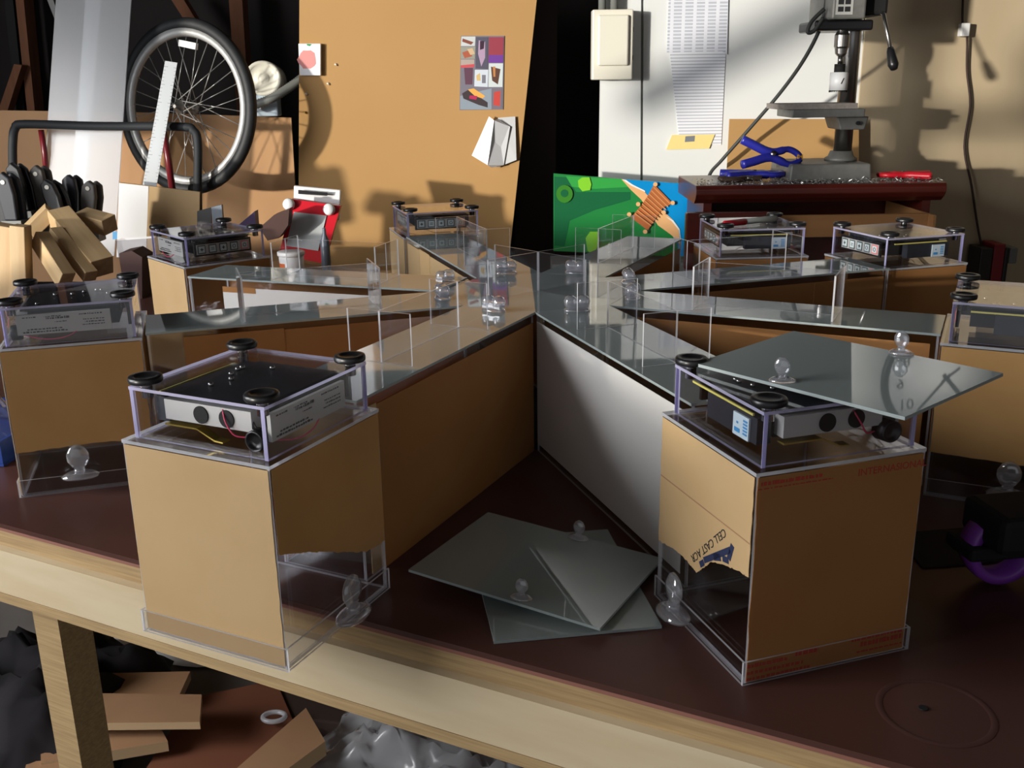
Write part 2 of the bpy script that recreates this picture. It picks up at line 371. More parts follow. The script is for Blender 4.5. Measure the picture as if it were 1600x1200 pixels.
def kraft(parent, face, prof, m, zt=.1995, off=.0004, th=.0006, name='paper_cover', s0=-1, s1=1, seed=3):
    o, a, nrm, hw = FACES[face]
    pr = torn([(s0 + (s1 - s0) * s, z) for s, z in prof], 10, seed)
    pts = [o + a * (s * (hw - .0015)) + nrm * off + Vector((0, 0, z)) for s, z in pr]
    # frayed vertical edges
    rnd = random.Random(seed + 9)
    def side(s, za, zb):
        return [o + a * (s * (hw - .0015) + rnd.uniform(-.0007, .0007)) + nrm * off + Vector((0, 0, za + (zb - za) * k / 14)) for k in range(1, 14)]
    pts += side(s1, pr[-1][1], zt) + [o + a * (s1 * (hw - .0015)) + nrm * off + Vector((0, 0, zt)), o + a * (s0 * (hw - .0015)) + nrm * off + Vector((0, 0, zt))] + side(s0, zt, pr[0][1])
    return MB().prism(pts, nrm * th).build(name, m, parent)
def feeder_box(x, y, t, label, covers, skirt=True, clips=()):
    b = thing('feeder_box', label, 'acrylic box', (x, y, 0), math.radians(t - 90), 'boxes at the ends of the maze arms')
    th = .003
    for s in (-1, 1):
        MB().pane('y', -BX, BX, min(s * BY, s * (BY - th)), max(s * BY, s * (BY - th)), .0005, ZT - .0035).build('side_panel', [CLEAR, EDGE], b)
        MB().pane('x', min(s * BX, s * (BX - th)), max(s * BX, s * (BX - th)), -BY + th, BY - th, .0005, ZT - .0035).build('end_panel', [CLEAR, EDGE], b)
    MB().pane('z', -BX - .0008, BX + .0008, -BY - .0008, BY + .0008, ZT - .0034, ZT).build('top_plate', [CLEAR, EDGE], b)
    MB().pane('z', -BX + th, BX - th, -BY + th, BY - th, .0005, .0035).build('base_plate', [CLEAR, EDGE], b)
    if skirt:
        h = .024; g = .0035
        MB().pane('x', BX + .0015, BX + g, -BY - g, BY + g, .0005, h).build('base_lip', [CLEAR, EDGE], b)
        for s in (-1, 1):
            MB().pane('y', -BX, BX + .0014, min(s * (BY + .0015), s * (BY + g)), max(s * (BY + .0015), s * (BY + g)), .0005, h).build('base_lip', [CLEAR, EDGE], b)
    for i, (f, prof, m) in enumerate(covers): kraft(b, f, prof, m, seed=i + int(abs(x) * 100), off=.0003)
    for (f, s, z) in clips:
        o, a, nrm, hw = FACES[f]
        clip('clear_clip', b, basis(o + a * (s * hw) + nrm * .013 + Vector((0, 0, z)), a, nrm, Vector((0, 0, 1))) @ Matrix.Scale(1.45, 4))
    return b
full = [(0, .002), (1, .002)]; nearf = [(0, .004), (1, .004)]
fl = feeder_box(-.2937, -.604, -25.42, 'front left clear box with plain tan paper on its front, overhanging the bench edge',
    [('o', nearf, KR), ('p', [(0, .057), (.2, .059), (.4, .074), (.6, .090), (.8, .105), (1, .118)], KRAFT_M), ('m', [(0, .05), (1, .06)], KR), ('i', [(0, .09), (1, .09)], KR)], clips=(('p', -.05, .012),))
fr = feeder_box(.219, -.6402, 18.61, 'front right clear box papered with red and blue maker print',
    [('o', full, KO), ('m', [(0, .064), (.2, .070), (.35, .070), (.47, .066), (.55, .078), (.62, .090), (.75, .098), (.9, .104), (1, .106)], KR), ('p', nearf, KR), ('i', [(0, .08), (1, .08)], KR)], clips=(('m', -.3, .012),))
lb = feeder_box(-.6401, -.1937, -72.65, 'left clear box with paper reaching down to a bare clear foot, by the blue tub',
    [('p', [(0, .064), (.5, .065), (1, .062)], KRAFT_M), ('o', full, KL), ('m', full, KR), ('i', [(0, .1), (1, .1)], KR)], clips=(('p', .12, .024),))
rb = feeder_box(.607, -.2899, 64.49, 'right clear box cut by the right border, brown paper above a bare foot',
    [('m', [(0, .060), (1, .056)], KRAFT_M), ('i', full, KO), ('o', full, KR), ('p', full, KR)], clips=(('m', .1, .02),))
r2 = feeder_box(.6549, .2733, 107.36, 'brown papered box at the end of the second arm on the right',
    [('m', full, KO), ('i', [(0, .03), (1, .03)], KO), ('o', full, KR), ('p', full, KR)])
bb = feeder_box(-.214, .7033, -162.91, 'pale papered box at the rear, before the tall cardboard sheet',
    [('p', full, KL), ('i', full, KR), ('o', full, KR), ('m', full, KR)])
lb2 = feeder_box(-.6325, .3998, -139.16, 'papered box at the end of the left rear arm, sun patches on its side',
    [('p', full, KR), ('i', full, KO), ('o', full, KR), ('m', full, KR)])
xb = feeder_box(.4172, .3898, 93.61, 'loose papered box standing between two right hand arms, under the red marker',
    [('m', full, KO), ('i', full, KO), ('o', full, KR), ('p', full, KR)])
# prints on the front right box
def face_text(box, face, s, txt, size, m, rot=0, off=.0012, u=1, flip=1):
    o, a, nrm, hw = FACES[face]
    a2 = a if (a.cross(Vector((0, 0, 1)))).dot(nrm) > 0 else -a
    M = basis(o + a * (s[0] * hw) + nrm * off + Vector((0, 0, s[1])), a2, Vector((0, 0, 1)), nrm) @ Matrix.Rotation(rot, 4, 'Z')
    return text_mesh('printed_text', txt, size, m, box, M)
face_text(fr, 'o', (.60, .190), 'INTERNASIONAL', .0095, REDT)
def bars(box, face, rows, m, off=.0011):
    o, a, nrm, hw = FACES[face]; mb = MB(); rnd = random.Random(5)
    for (s0, s1, z, h) in rows:
        s = s0
        while s < s1:
            e = min(s + rnd.uniform(.02, .06), s1); p = o + nrm * off + Vector((0, 0, z))
            q = [p + a * (s * hw), p + a * (e * hw), p + a * (e * hw) + Vector((0, 0, h * rnd.uniform(.6, 1))), p + a * (s * hw) + Vector((0, 0, h * .9))]
            mb.prism(q, nrm * .0002); s = e + rnd.uniform(.008, .02)
    return mb.build('printed_lines', m, box)
bars(fr, 'o', [(-.98, -.12, .1885, .0012), (-.95, -.25, .192, .0038), (-.98, -.5, .016, .004), (-.40, -.12, .018, .0055), (-.98, -.3, .009, .0035), (-.98, -.2, .003, .003),
               (.30, .96, .020, .0035), (.42, .96, .013, .0055), (.38, .96, .007, .002)], REDT)
face_text(fr, 'm', (.17, .104), 'CELL CAST ACR', .0112, PRINT, rot=PI + .76)
o_, a_, n_, h_ = FACES['m']
mb = MB()
for (s0, z0, s1, z1, ww) in ((.10, .086, .62, .118, .006), (.02, .078, .10, .084, .006), (.60, .108, .66, .124, .006), (.30, .098, .44, .103, .007), (.48, .104, .60, .106, .006)):
    p = o_ + a_ * (s0 * h_) + n_ * .0011 + Vector((0, 0, z0)); q = o_ + a_ * (s1 * h_) + n_ * .0011 + Vector((0, 0, z1))
    d = (q - p).normalized(); u_ = d.cross(n_) * (ww / 2); mb.prism([p - u_, q - u_, q + u_, p + u_], n_ * .0002)
mb.build('printed_logo', NAVYT, fr)
ln = MB(); ln.prism([o_ + a_ * (-h_ + .002) + n_ * .001 + Vector((0, 0, .137)), o_ + a_ * (h_ - .003) + n_ * .001 + Vector((0, 0, .137)), o_ + a_ * (h_ - .003) + n_ * .001 + Vector((0, 0, .1382)), o_ + a_ * (-h_ + .002) + n_ * .001 + Vector((0, 0, .1382))], n_ * .0002)
ln.build('sheet_overlap', MDF, fr)

# ---- control cases standing on the boxes
def control_case():
    a = .0785; h = .0475; th = .0032
    c = thing('control_case', 'x', 'control case', (0, 0, 0), 0, 'clear control cases on the boxes')
    for s in (-1, 1):
        MB().pane('y', -a, a, min(s * a, s * (a - th)), max(s * a, s * (a - th)), .0003, h).build('wall', [CLEAR, LAVE], c)
        MB().pane('x', min(s * a, s * (a - th)), max(s * a, s * (a - th)), -a + th, a - th, .0003, h).build('wall', [CLEAR, LAVE], c)
        # bright polished corner strips
        for s2 in (-1, 1):
            MB().box(min(s * a, s * (a + .0006)), max(s * a, s * (a + .0006)), min(s2 * a, s2 * (a - .004)), max(s2 * a, s2 * (a - .004)), .0003, h).build('corner_strip', LAVE, c)
    MB().pane('z', -a - .0008, a + .0008, -a - .0008, a + .0008, h + .0002, h + .0032).build('lid', [CLEAR, LAVE], c)
    km = MB().lathe([(.0125, .0022), (.0152, .0030), (.0158, .0044), (.0158, .0076), (.0148, .0090), (.0105, .0090), (.0092, .0078), (0.001, .0074)], 28).mesh('knob', BLACK)
    sm = MB().lathe([(.0055, -.012), (.0055, .0), (.0062, .0), (.0062, .0022)], 16).mesh('knob_insert', CHROME)
    for sx in (-1, 1):
        for sy in (-1, 1):
            k = link('knob', km, c); k.location = (sx * .068, sy * .068, h + .0032)
            q = link('knob_insert', sm, k)
    # mechanism under the lid
    MB().box(-.060, .060, -.058, .056, .0400, .0420).build('circuit_board', DARKG, c)
    ch = MB().box(-.058, .050, -.050, .050, .0150, .0395).build('motor_body', BLACKM, c)
    rnd = random.Random(4); sc = MB().lathe([(.0028, 0), (.0028, .003), (.0018, .0042)], 10).mesh('screw', CHROME)
    for k in range(7):
        q = link('screw', sc, c); q.location = (rnd.uniform(-.05, .05), rnd.uniform(-.05, .05), .0421)
    # five-button panel, facing the maze
    bp = MB().box(-.0742, -.0700, -.054, .060, .0135, .0385).build('button_panel', BLACK, c)
    MB().box(-.0747, -.07425, -.050, .056, .0165, .0350).build('panel_face', LABELM, bp)
    for k in range(5):
        yc = .046 - k * .0215; red = k == 4
        bt_ = MB().box(-.0752, -.07475, yc - .0078, yc + .0078, .0180, .0336).build('button', REDB if red else BTNF, bp)
        MB().box(-.0756, -.07525, yc - .0060, yc + .0060, .0198, .0318).build('button_face', BTNG, bp)
        sy = MB()
        if k in (0, 2): sy.box(-.0759, -.0757, yc - .003, yc + .003, .0250, .0266); sy.box(-.0759, -.0757, yc - .0008, yc + .0008, .0228, .0288)
        elif k == 1: sy.box(-.0759, -.0757, yc - .003, yc + .003, .0240, .0250); sy.box(-.0759, -.0757, yc - .003, yc + .003, .0268, .0278)
        else: sy.tube([Vector((-.0758, yc + .003 * math.cos(b), .0258 + .003 * math.sin(b))) for b in [2 * PI * i / 12 for i in range(12)]], .0005, 4, closed=True)
        sy.build('button_symbol', PRINT, bp)
    # long label strip on the +y side
    lp = MB().box(-.050, .064, .0680, .0720, .0120, .0385).build('label_plate', LABELM, c)
    pr = MB(); rnd = random.Random(11)
    for z, x0, x1, h2 in ((.034, -.040, -.012, .0018), (.034, .010, .030, .0014), (.031, .000, .028, .0030), (.027, -.042, -.016, .0016), (.0235, -.042, -.018, .0016), (.020, -.042, -.014, .0016), (.018, .010, .052, .0018), (.0145, .004, .058, .0022), (.034, .040, .056, .0016), (.0265, .004, .018, .0016)):
        x = x0
        while x < x1:
            e = min(x + rnd.uniform(.001, .004), x1); pr.box(x, e, .0721, .0723, z, z + h2 * rnd.uniform(.6, 1)); x = e + rnd.uniform(.0006, .0014)
    pr.build('label_print', PRINT, lp)
    # display module on the -y side
    dm = MB().box(-.030, .056, -.0700, -.0560, .0120, .0360).build('driver_block', DARKG, c)
    d2 = MB().box(.020, .046, -.0722, -.0702, .0120, .0330).build('display', BLUEW, dm)
    b2 = MB()
    for z in (.016, .019, .022, .025, .028): b2.box(.037, .044, -.0725, -.0723, z, z + .0018)
    b2.box(.023, .032, -.0725, -.0723, .0155, .0195); b2.box(.026, .029, -.0725, -.0723, .0235, .0255)
    b2.build('display_print', BLUEL, d2)
    MB().box(-.058, .050, -.0712, -.0695, .0372, .0392).build('contact_strip', YELLOW, c)
    # outer side: alloy housing with two holes, bent bracket, round socket, wires
    hs = MB().box(.0520, .0660, -.050, .052, .0190, .0385).build('alloy_housing', SILVER, c)
    dk = MB()
    for yc in (-.006, .024): dk.lathe([(.0085, 0), (.0085, .0012)], 20, basis((.0661, yc, .0285), (0, 1, 0), (0, 0, 1), (1, 0, 0)))
    dk.build('housing_hole', BLACKM, hs)
    br = MB(); P = [(-.050, .0150), (-.012, .0150), (.008, .0060), (.018, .0055)]
    br.prism([(.058, y, z) for y, z in P] + [(.058, y, z - .0015) for y, z in P[::-1]], (.010, 0, 0)); br.build('bracket', BRASS, c)
    sk = MB().lathe([(.0105, 0), (.0105, .012), (.0085, .013), (.0085, .009), (.003, .0085)], 24, basis((.0610, .0560, .0135), (0, 1, 0), (0, 0, 1), (1, .25, 0))); sk.build('socket', BLACK, c)
    wr = MB().tube(smooth_path([(.066, .020, .037), (.070, .026, .026), (.069, .034, .015), (.064, .046, .013)]), .0008, 6); wr.build('wire', PINKW, c)
    wr = MB().tube(smooth_path([(.060, .069, .0125), (.030, .0735, .005), (.005, .0735, .007), (-.012, .070, .016)]), .0008, 6); wr.build('wire', PINKW, c)
    wr = MB().tube(smooth_path([(.050, .040, .0385), (.062, .050, .030), (.064, .056, .022)]), .0009, 6); wr.build('wire', BLACK, c)
    return c
proto = control_case()
cases = [((-.2937, -.604), -25.42, 'clear control case on the front left box, silver motor housing and round socket showing'),
         ((.219, -.6402), 18.61, 'clear control case on the front right box, partly under the grey panel'),
         ((-.6401, -.1937), -72.65, 'clear control case on the left box, long label strip facing front'),
         ((.607, -.2899), 64.49, 'clear control case cut by the right border'),
         ((.6549, .2733), 107.36, 'clear control case at right with blue-framed button row facing left'),
         ((-.214, .7033), -162.91, 'clear control case at the rear before the tall cardboard sheet'),
         ((-.6325, .3998), -139.16, 'clear control case at left rear with five buttons, before the sunlit board'),
         ((.4172, .3898), 93.61, 'clear control case with a red marker lying on its lid')]
for i, ((x, y), t, lab) in enumerate(cases):
    o = proto if i == 0 else copy_tree(proto)
    o.location = (x + .001, y, ZT + .0002); o.rotation_euler = (0, 0, math.radians(t - 90)); o['label'] = lab

# ---- loose grey panels with clear clips
def panel(name, label, cen, ang, lx, ly, z, tiltM=None, clips=()):
    p = thing(name, label, 'acrylic panel', (0, 0, 0), 0, 'loose grey acrylic panels')
    M = tiltM or (Matrix.Translation((cen[0], cen[1], z)) @ Matrix.Rotation(ang, 4, 'Z'))
    p.matrix_world = M
    MB().pane('z', -lx / 2, lx / 2, -ly / 2, ly / 2, 0, .003).build('plate', [GREY, GREYE], p)
    for (x, y, r) in clips: clip('clear_clip', p, Matrix.Translation((x, y, .0032)) @ Matrix.Rotation(r, 4, 'Z') @ Matrix.Scale(.72, 4))
    return p
panel('acrylic_panel', 'lower grey acrylic panel lying flat on the bench under another', (.005, -.555), math.radians(8.5), .168, .226, .0005)
bp_ = panel('acrylic_panel', 'upper grey acrylic panel with two clear clips, propped on another on the bench', None, 0, .226, .168, 0,
      Matrix.Translation((-.0155, -.5435, .0135)) @ Matrix.Rotation(math.radians(-29.3), 4, 'Z') @ Matrix.Rotation(math.radians(2.2), 4, 'Y') , clips=((.012, .078, .1), (.02, -.074, .2)))
A = Vector((.1374, -.6119, .2581)); B = Vector((.2511, -.5168, .2656)); C = Vector((.3859, -.6939, .2695)); D_ = Vector((.2736, -.785, .2622))
xa = (C - B).normalized(); ya = (B - A).normalized(); cen = (A + B + C + D_) / 4
M = basis(cen, xa, ya)
panel('acrylic_panel', 'grey acrylic panel laid over the front right control case, reflecting a clock', None, 0, .222, .150, 0, M, clips=((.015, .071, .2), (-.015, -.066, .5)))

# ------------------------------------------------------------------ back of the room, right half
def P2(M, x, y): return M @ Vector((x, y, 0))
# white wall lining (two boards with a seam) and tan board to the right
wp = struct(slab('wall_lining_white', [(941, -60), (1002, -60), (1000, 420), (934, 420)], 2.05, .03, WALLW), 'white lining board')
struct(slab('wall_lining_white', [(1006, -60), (1352, -60), (1338, 420), (1004, 420)], 2.05, .03, WALLW), 'wide white lining board')
struct(slab('trim_1', [(1001, -60), (1008, -60), (1005, 420), (999, 420)], 2.062, .03, GREYPL), 'grey seam strip between white boards')
tan = MB(); x0 = W(1352, 100, Y=2.04).x; tan.box(x0 - .01, 2.5, 2.04, 2.08, FZ, 1.0)
struct(tan.build('wall_lining_tan', WALLY), 'tan lining board')
struct(MB().box(x0 - .01, 2.5, 2.05, 2.12, 1.0, CZ).build('wall_lining_upper', WALLW), 'pale upper wall')
struct(slab('trim_2', [(826, -60), (872, -60), (866, 460), (800, 460)], 2.2, .08, mat('dark_post', lin(36, 22, 18), .8)), 'dark timber post')
# clock high on the tan board (seen mirrored in the loose panel)
ck = thing('wall_clock', 'round white wall clock with black rim, seen mirrored in the grey panel', 'clock', (1.47, 2.038, 1.19))
CKM = Matrix.Translation((1.485, 2.035, 1.33)) @ Matrix.Rotation(PI / 2, 4, 'X')
ck.location = (0, 0, 0)
MB().lathe([(.222, -.002), (.222, .004), (.001, .004)], 48, CKM).build('dial', WHITEPL, ck)
MB().lathe([(.222, -.002), (.245, -.002), (.245, .012), (.236, .018), (.222, .010)], 48, CKM, cap=False).build('rim', BLACK, ck)
for k in range(1, 13):
    a = PI / 2 - k * PI / 6
    text_mesh('numeral', str(k), .06, PRINT, ck, CKM @ Matrix.Translation((.172 * math.cos(a), .172 * math.sin(a), .0048)))
for ang, ln_, wd in ((PI / 2 - 10.6 * PI / 6, .16, .010), (PI / 2 - 4.2 * PI / 6, .06, .010), (PI / 2 - 1.2 * PI / 6, .12, .014)):
    M = CKM @ Matrix.Rotation(ang, 4, 'Z'); MB().box(-.02, ln_, -wd / 2, wd / 2, .006, .007, 0, M).build('hand', BLACK, ck)
# switch box with conduit
sb = thing('switch_box', 'cream electrical switch box with conduit on the white wall', 'switch box', (0, 0, 0))
q0 = W(925, 125, Y=1.98); q1 = W(990, 14, Y=1.98)
bevel(MB().box(q0.x, q1.x, 1.98, 2.049, q0.z, q1.z).build('housing', CREAMP, sb), .004)
bevel(MB().box(q0.x + .018, q1.x - .016, 1.968, 1.9799, q0.z + .045, q1.z - .018).build('cover', CREAMP, sb), .005)
for dx in (.035, .075): MB().tube([(q0.x + dx, 2.02, q1.z + .0005), (q0.x + dx, 2.02, q1.z + .16)], .013, 12).build('conduit', GREYPL, sb)
for dz in (.16, .07): MB().lathe([(.009, 0), (.009, .004)], 14, basis((q1.x + .0005, 2.012, q0.z + dz), (0, 1, 0), (0, 0, 1), (1, 0, 0))).build('knockout', BLACK if dz < .1 else GREYPL, sb)
# printed sheets taped to the wall
def grid_mat(name, c0, c1, sx, sz, tx, tz):
    m = bpy.data.materials.new(name); m.use_nodes = True; nt = m.node_tree; N = nt.nodes; L = nt.links; b = N['Principled BSDF']; b.inputs['Roughness'].default_value = .8
    tc = N.new('ShaderNodeTexCoord'); sp = N.new('ShaderNodeSeparateXYZ'); L.new(tc.outputs['Object'], sp.inputs[0]); fac = None
    outs = []
    for ax, s, t in (('X', sx, tx), ('Z', sz, tz)):
        mu = N.new('ShaderNodeMath'); mu.operation = 'MULTIPLY'; mu.inputs[1].default_value = s; L.new(sp.outputs[ax], mu.inputs[0])
        fr_ = N.new('ShaderNodeMath'); fr_.operation = 'FRACT'; L.new(mu.outputs[0], fr_.inputs[0])
        gt = N.new('ShaderNodeMath'); gt.operation = 'GREATER_THAN'; gt.inputs[1].default_value = t; L.new(fr_.outputs[0], gt.inputs[0]); outs.append(gt)
    mm = N.new('ShaderNodeMath'); mm.operation = 'MULTIPLY'; L.new(outs[0].outputs[0], mm.inputs[0]); L.new(outs[1].outputs[0], mm.inputs[1])
    mx = N.new('ShaderNodeMix'); mx.data_type = 'RGBA'; mx.inputs[6].default_value = c0; mx.inputs[7].default_value = c1; L.new(mm.outputs[0], mx.inputs[0]); L.new(mx.outputs[2], b.inputs['Base Color']); return m
TABLE = grid_mat('printed_table', lin(224, 226, 234), lin(186, 190, 200), 26, 90, .3, .4)
LINES = grid_mat('printed_paragraph', lin(230, 232, 238), lin(176, 180, 190), 1.1, 95, .02, .72)
pp = thing('printed_sheet', 'tall printed sheet of tables pinned to the white wall', 'paper', (0, 0, 0))
slab('table_page', [(1046, -40), (1139, -40), (1136, 85), (1128, 80), (1042, 82)], 2.044, .002, TABLE, pp)
slab('text_page', [(1046, 78), (1134, 78), (1127, 226), (1062, 222)], 2.047, .002, LINES, pp)
ys = thing('paper_strip', 'yellow printed paper strip under the tall printed sheet', 'paper', (0, 0, 0))
slab('strip', [(1050, 211), (1117, 210), (1108, 232), (1041, 234)], 2.0435, .002, mat('yellow_paper', lin(236, 214, 140), .8), ys)
slab('strip_print', [(1071, 213), (1086, 212), (1085, 221), (1070, 222)], 2.043, .0004, PRINTG, ys)
# cardboard sheet behind the drill press
tag(slab('cardboard_sheet', [(1140, 186), (1342, 186), (1342, 300), (1134, 300)], 1.98, .006, CARD), 'small brown cardboard sheet behind the drill press', 'cardboard')

# play mat: printed board leaning behind the maze
PMY = 1.86
pm = thing('play_mat', 'printed play board with green fields, blue water and plank bridge', 'play mat', (0, 0, 0))
slab('board', [(865, 271), (1125, 292), (1125, 404), (865, 392)], PMY, .012, mat('mat_green', lin(32, 128, 62), .35, spec=.5), pm)
LAY = [0]
def art(name, pts, m):
    LAY[0] += 1; return slab(name, pts, PMY - .0006 * LAY[0], .0004, m, pm)
def am(n, c): return mat(n, lin(*c), .35)
G2 = am('mat_green_dark', (20, 98, 58)); G3 = am('mat_green_light', (52, 160, 70)); SEA = am('mat_blue', (0, 138, 205)); SEA2 = am('mat_blue_light', (30, 168, 225)); SAND = am('mat_sand', (226, 176, 122)); LINEW = am('mat_white_line', (225, 235, 235)); BRW = am('mat_bridge', (176, 102, 58)); BRL = am('mat_bridge_line', (206, 142, 88)); LIME = am('mat_lime', (130, 205, 50)); CORAL = am('mat_red', (214, 50, 56))
art('dark_field', [(866, 276), (885, 277), (900, 300), (985, 300), (985, 312), (930, 328), (890, 345), (882, 385), (866, 384)], G2)
art('light_field', [(884, 275), (972, 280), (985, 292), (930, 295), (894, 292)], G3)
art('sea', [(973, 280), (1123, 291), (1123, 403), (1062, 400), (1056, 375), (1046, 352), (1010, 310)], SEA)
art('sea_light', [(1040, 340), (1052, 352), (1064, 380), (1062, 360), (1050, 342)], SEA2)
art('beach', [(971, 280), (977, 281), (985, 288), (1005, 297), (1022, 318), (1050, 342), (1060, 358), (1064, 385), (1050, 368), (1028, 352), (1002, 312), (985, 296)], SAND)
art('surf', [(972, 280), (978, 281), (988, 288), (1008, 298), (1008, 300), (986, 290)], LINEW)
art('surf', [(1040, 338), (1052, 344), (1062, 358), (1065, 384), (1061, 360), (1050, 346)], LINEW)
art('sun_patch', [(903, 282), (910, 277), (921, 277), (924, 288), (922, 297), (910, 299), (904, 292)], LIME)
art('bush', [(915, 372), (922, 362), (934, 362), (936, 380), (928, 398), (918, 392)], LIME)
art('ring_print', [(870 + 12 + 13 * math.cos(k * PI / 8), 303 + 14 * math.sin(k * PI / 8)) for k in range(16)], am('mat_ring', (56, 128, 40)))
art('ring_print', [(882 + 6 * math.cos(k * PI / 8), 302 + 6 * math.sin(k * PI / 8)) for k in range(16)], G2)
art('bridge', [(1022, 288), (1051, 318), (1036, 324), (1012, 360), (986, 340), (1004, 318), (1012, 306)], BRW)
for k in range(9):
    t = k / 9; x0_, y0_ = 1022 - 33 * t, 292 + 46 * t; x1_, y1_ = 1048 - 34 * t, 318 + 38 * t
    art('bridge_plank', [(x0_, y0_), (x1_, y1_), (x1_ - 1, y1_ + 1.6), (x0_ - 1, y0_ + 1.6)], BRL)
for (ax, ay) in ((1024, 288), (1051, 317), (1037, 332), (1008, 362), (983, 335), (997, 319)):
    art('bridge_post', [(ax + 3.5 * math.cos(k * PI / 4), ay + 3.5 * math.sin(k * PI / 4)) for k in range(8)], SAND)
art('cloud_line', [(1070, 294), (1082, 292), (1088, 298), (1085, 296), (1074, 297), (1078, 310), (1086, 306), (1098, 308), (1100, 312), (1088, 309), (1082, 316), (1096, 336), (1094, 337), (1080, 318), (1074, 312)], LINEW)
art('roof_print', [(1090, 322), (1101, 312), (1104, 330), (1096, 338)], CORAL)
tag(MB().box(W(862, 400, Y=1.9).x, W(1100, 400, Y=1.9).x, 1.845, 2.02, FZ, W(862, 410, Y=1.86).z - .004).build('storage_box', GREYPL), 'grey storage box under the play board, mostly hidden', 'box')

# cabinet with the drill press
cab = thing('cabinet', 'dark mahogany cabinet with a pulled out drawer carrying the drill press', 'cabinet', (0, 0, 0))
a0 = W(1088, 283, Y=1.50); a1 = W(1478, 296, Y=1.50); TZ = (a0.z + a1.z) / 2 + .004
X0, X1 = a0.x, a1.x
prof = [(1.500, TZ - .002), (1.494, TZ - .012), (1.494, TZ - .028), (1.505, TZ - .042), (1.525, TZ - .056), (1.83, TZ - .056), (1.83, TZ)]
prof = [(1.506, TZ)] + prof
bevel(MB().prism([(X0, y, z) for y, z in prof], (X1 - X0, 0, 0)).build('moulded_top', MAHOG, cab), .002)
MB().box(X0 + .03, X0 + .055, 1.53, 1.82, FZ, TZ - .0565).build('side_panel', MAHOG, cab)
MB().box(X1 - .055, X1 - .03, 1.53, 1.82, FZ, TZ - .0565).build('side_panel', MAHOG, cab)
MB().box(X0 + .056, X1 - .056, 1.80, 1.82, FZ, TZ - .0565).build('back_panel', MAHOG, cab)
MB().box(X0 + .056, X1 - .056, 1.54, 1.56, FZ, TZ - .16).build('front_panel', MAHOG, cab)
dr = MB().box(X0 + .07, X1 - .07, 1.44, 1.455, TZ - .15, TZ - .085).build('drawer', DRAWERW, cab)
MB().box(X0 + .062, X0 + .0695, 1.40, 1.79, TZ - .15, TZ - .085).build('drawer_side', DRAWERW, dr)
MB().box(X1 - .0695, X1 - .062, 1.40, 1.79, TZ - .15, TZ - .085).build('drawer_side', DRAWERW, dr)
MB().box(X0 + .07, X1 - .07, 1.456, 1.79, TZ - .15, TZ - .142).build('drawer_bottom', DRAWERW, dr)
f0 = W(1070, 335, Y=1.40)
bevel(MB().box(f0.x, X0 + .20, 1.37, 1.399, TZ - .23, TZ - .065).build('drawer_front', MAHOG, dr), .004)

dp = thing('drill_press', 'grey bench drill press with hole saw on the mahogany cabinet', 'drill press', (0, 0, 0))
DPX = W(1312, 240, Y=1.70).x; Z0 = TZ + .0005
b0 = W(1233, 280, Y=1.56).x; b1 = W(1362, 280, Y=1.56).x
bs = MB(); hb_ = .052
bs.prism([(b0, 1.56, Z0), (b1, 1.56, Z0), (b1 - .004, 1.565, Z0 + hb_), (b0 + .006, 1.565, Z0 + hb_)], (0, .24, 0)); bevel(bs.build('base', CASTG, dp), .005)
sl_ = MB().box(b1 - .06, b1 - .03, 1.62, 1.68, Z0 + hb_ + .0002, Z0 + hb_ + .001); sl_.build('base_slot', BLACKM, dp)
CY = 1.70; CX = W(1314, 240, Y=CY).x
MB().lathe([(.050, 0), (.050, .008), (.040, .014), (.034, .03)], 28, Matrix.Translation((CX, CY, Z0 + hb_))).build('column_flange', CASTG, dp)
MB().lathe([(.028, 0), (.028, .75)], 28, Matrix.Translation((CX + .004, CY, Z0 + hb_ + .012))).build('column', STEEL, dp)
tz1 = W(1300, 183, Y=1.56).z; tz2 = W(1300, 163, Y=1.56).z
tb = MB().box(W(1238, 175, Y=1.54).x, W(1352, 175, Y=1.54).x, 1.54, 1.72, tz1, tz1 + .024); bevel(tb.build('table', CASTG, dp), .003)
mb = MB(); mb.prism([(CX - .055, 1.60, tz1 - .001), (CX + .045, 1.60, tz1 - .001), (CX + .034, 1.60, tz1 - .04), (CX - .04, 1.60, tz1 - .04)], (0, .13, 0)); bevel(mb.build('table_bracket', CASTG, dp), .004)
MB().lathe([(.006, 0), (.006, .01)], 12, basis((CX + .01, 1.598, tz1 - .02), (1, 0, 0), (0, 0, 1), (0, -1, 0))).build('bracket_bolt', BLACK, dp)
sw = MB().box(W(1216, 160, Y=1.55).x, W(1340, 160, Y=1.55).x, 1.545, 1.69, tz1 + .0245, tz1 + .040); sw.build('scrap_board', mat('dusty_board', lin(150, 142, 136), .9, var=.6, scale=90), dp)
SX, SY = W(1311, 120, Y=1.62).x, 1.62
def zz(y): return W(1311, y, Y=SY).z
MB().lathe([(.027, zz(141)), (.027, zz(113)), (.0, zz(112.5))], 28, Matrix.Translation((SX, SY, 0))).build('hole_saw', WHITEPL, dp)
mb = MB()
for k in range(28):
    a = 2 * PI * k / 28; p = Vector((SX + .0268 * math.cos(a), SY + .0268 * math.sin(a), zz(141)))
    tdir = Vector((-math.sin(a), math.cos(a), 0)) * .0026; mb.prism([p - tdir, p + tdir, p + tdir * .3 - Vector((0, 0, .006))], Vector((math.cos(a), math.sin(a), 0)) * -.0015)
mb.build('saw_teeth', BLACKM, dp)
slm = MB().prism([(SX - .002, SY - .0268, zz(131)), (SX + .001, SY - .0271, zz(131)), (SX + .008, SY - .026, zz(122)), (SX + .005, SY - .0268, zz(122))], (0, -.001, 0)); slm.build('saw_slot', PRINT, dp)
MB().lathe([(.016, zz(113) + .0003), (.016, zz(100))], 20, Matrix.Translation((SX, SY, 0))).build('saw_arbor', BLACKM, dp)
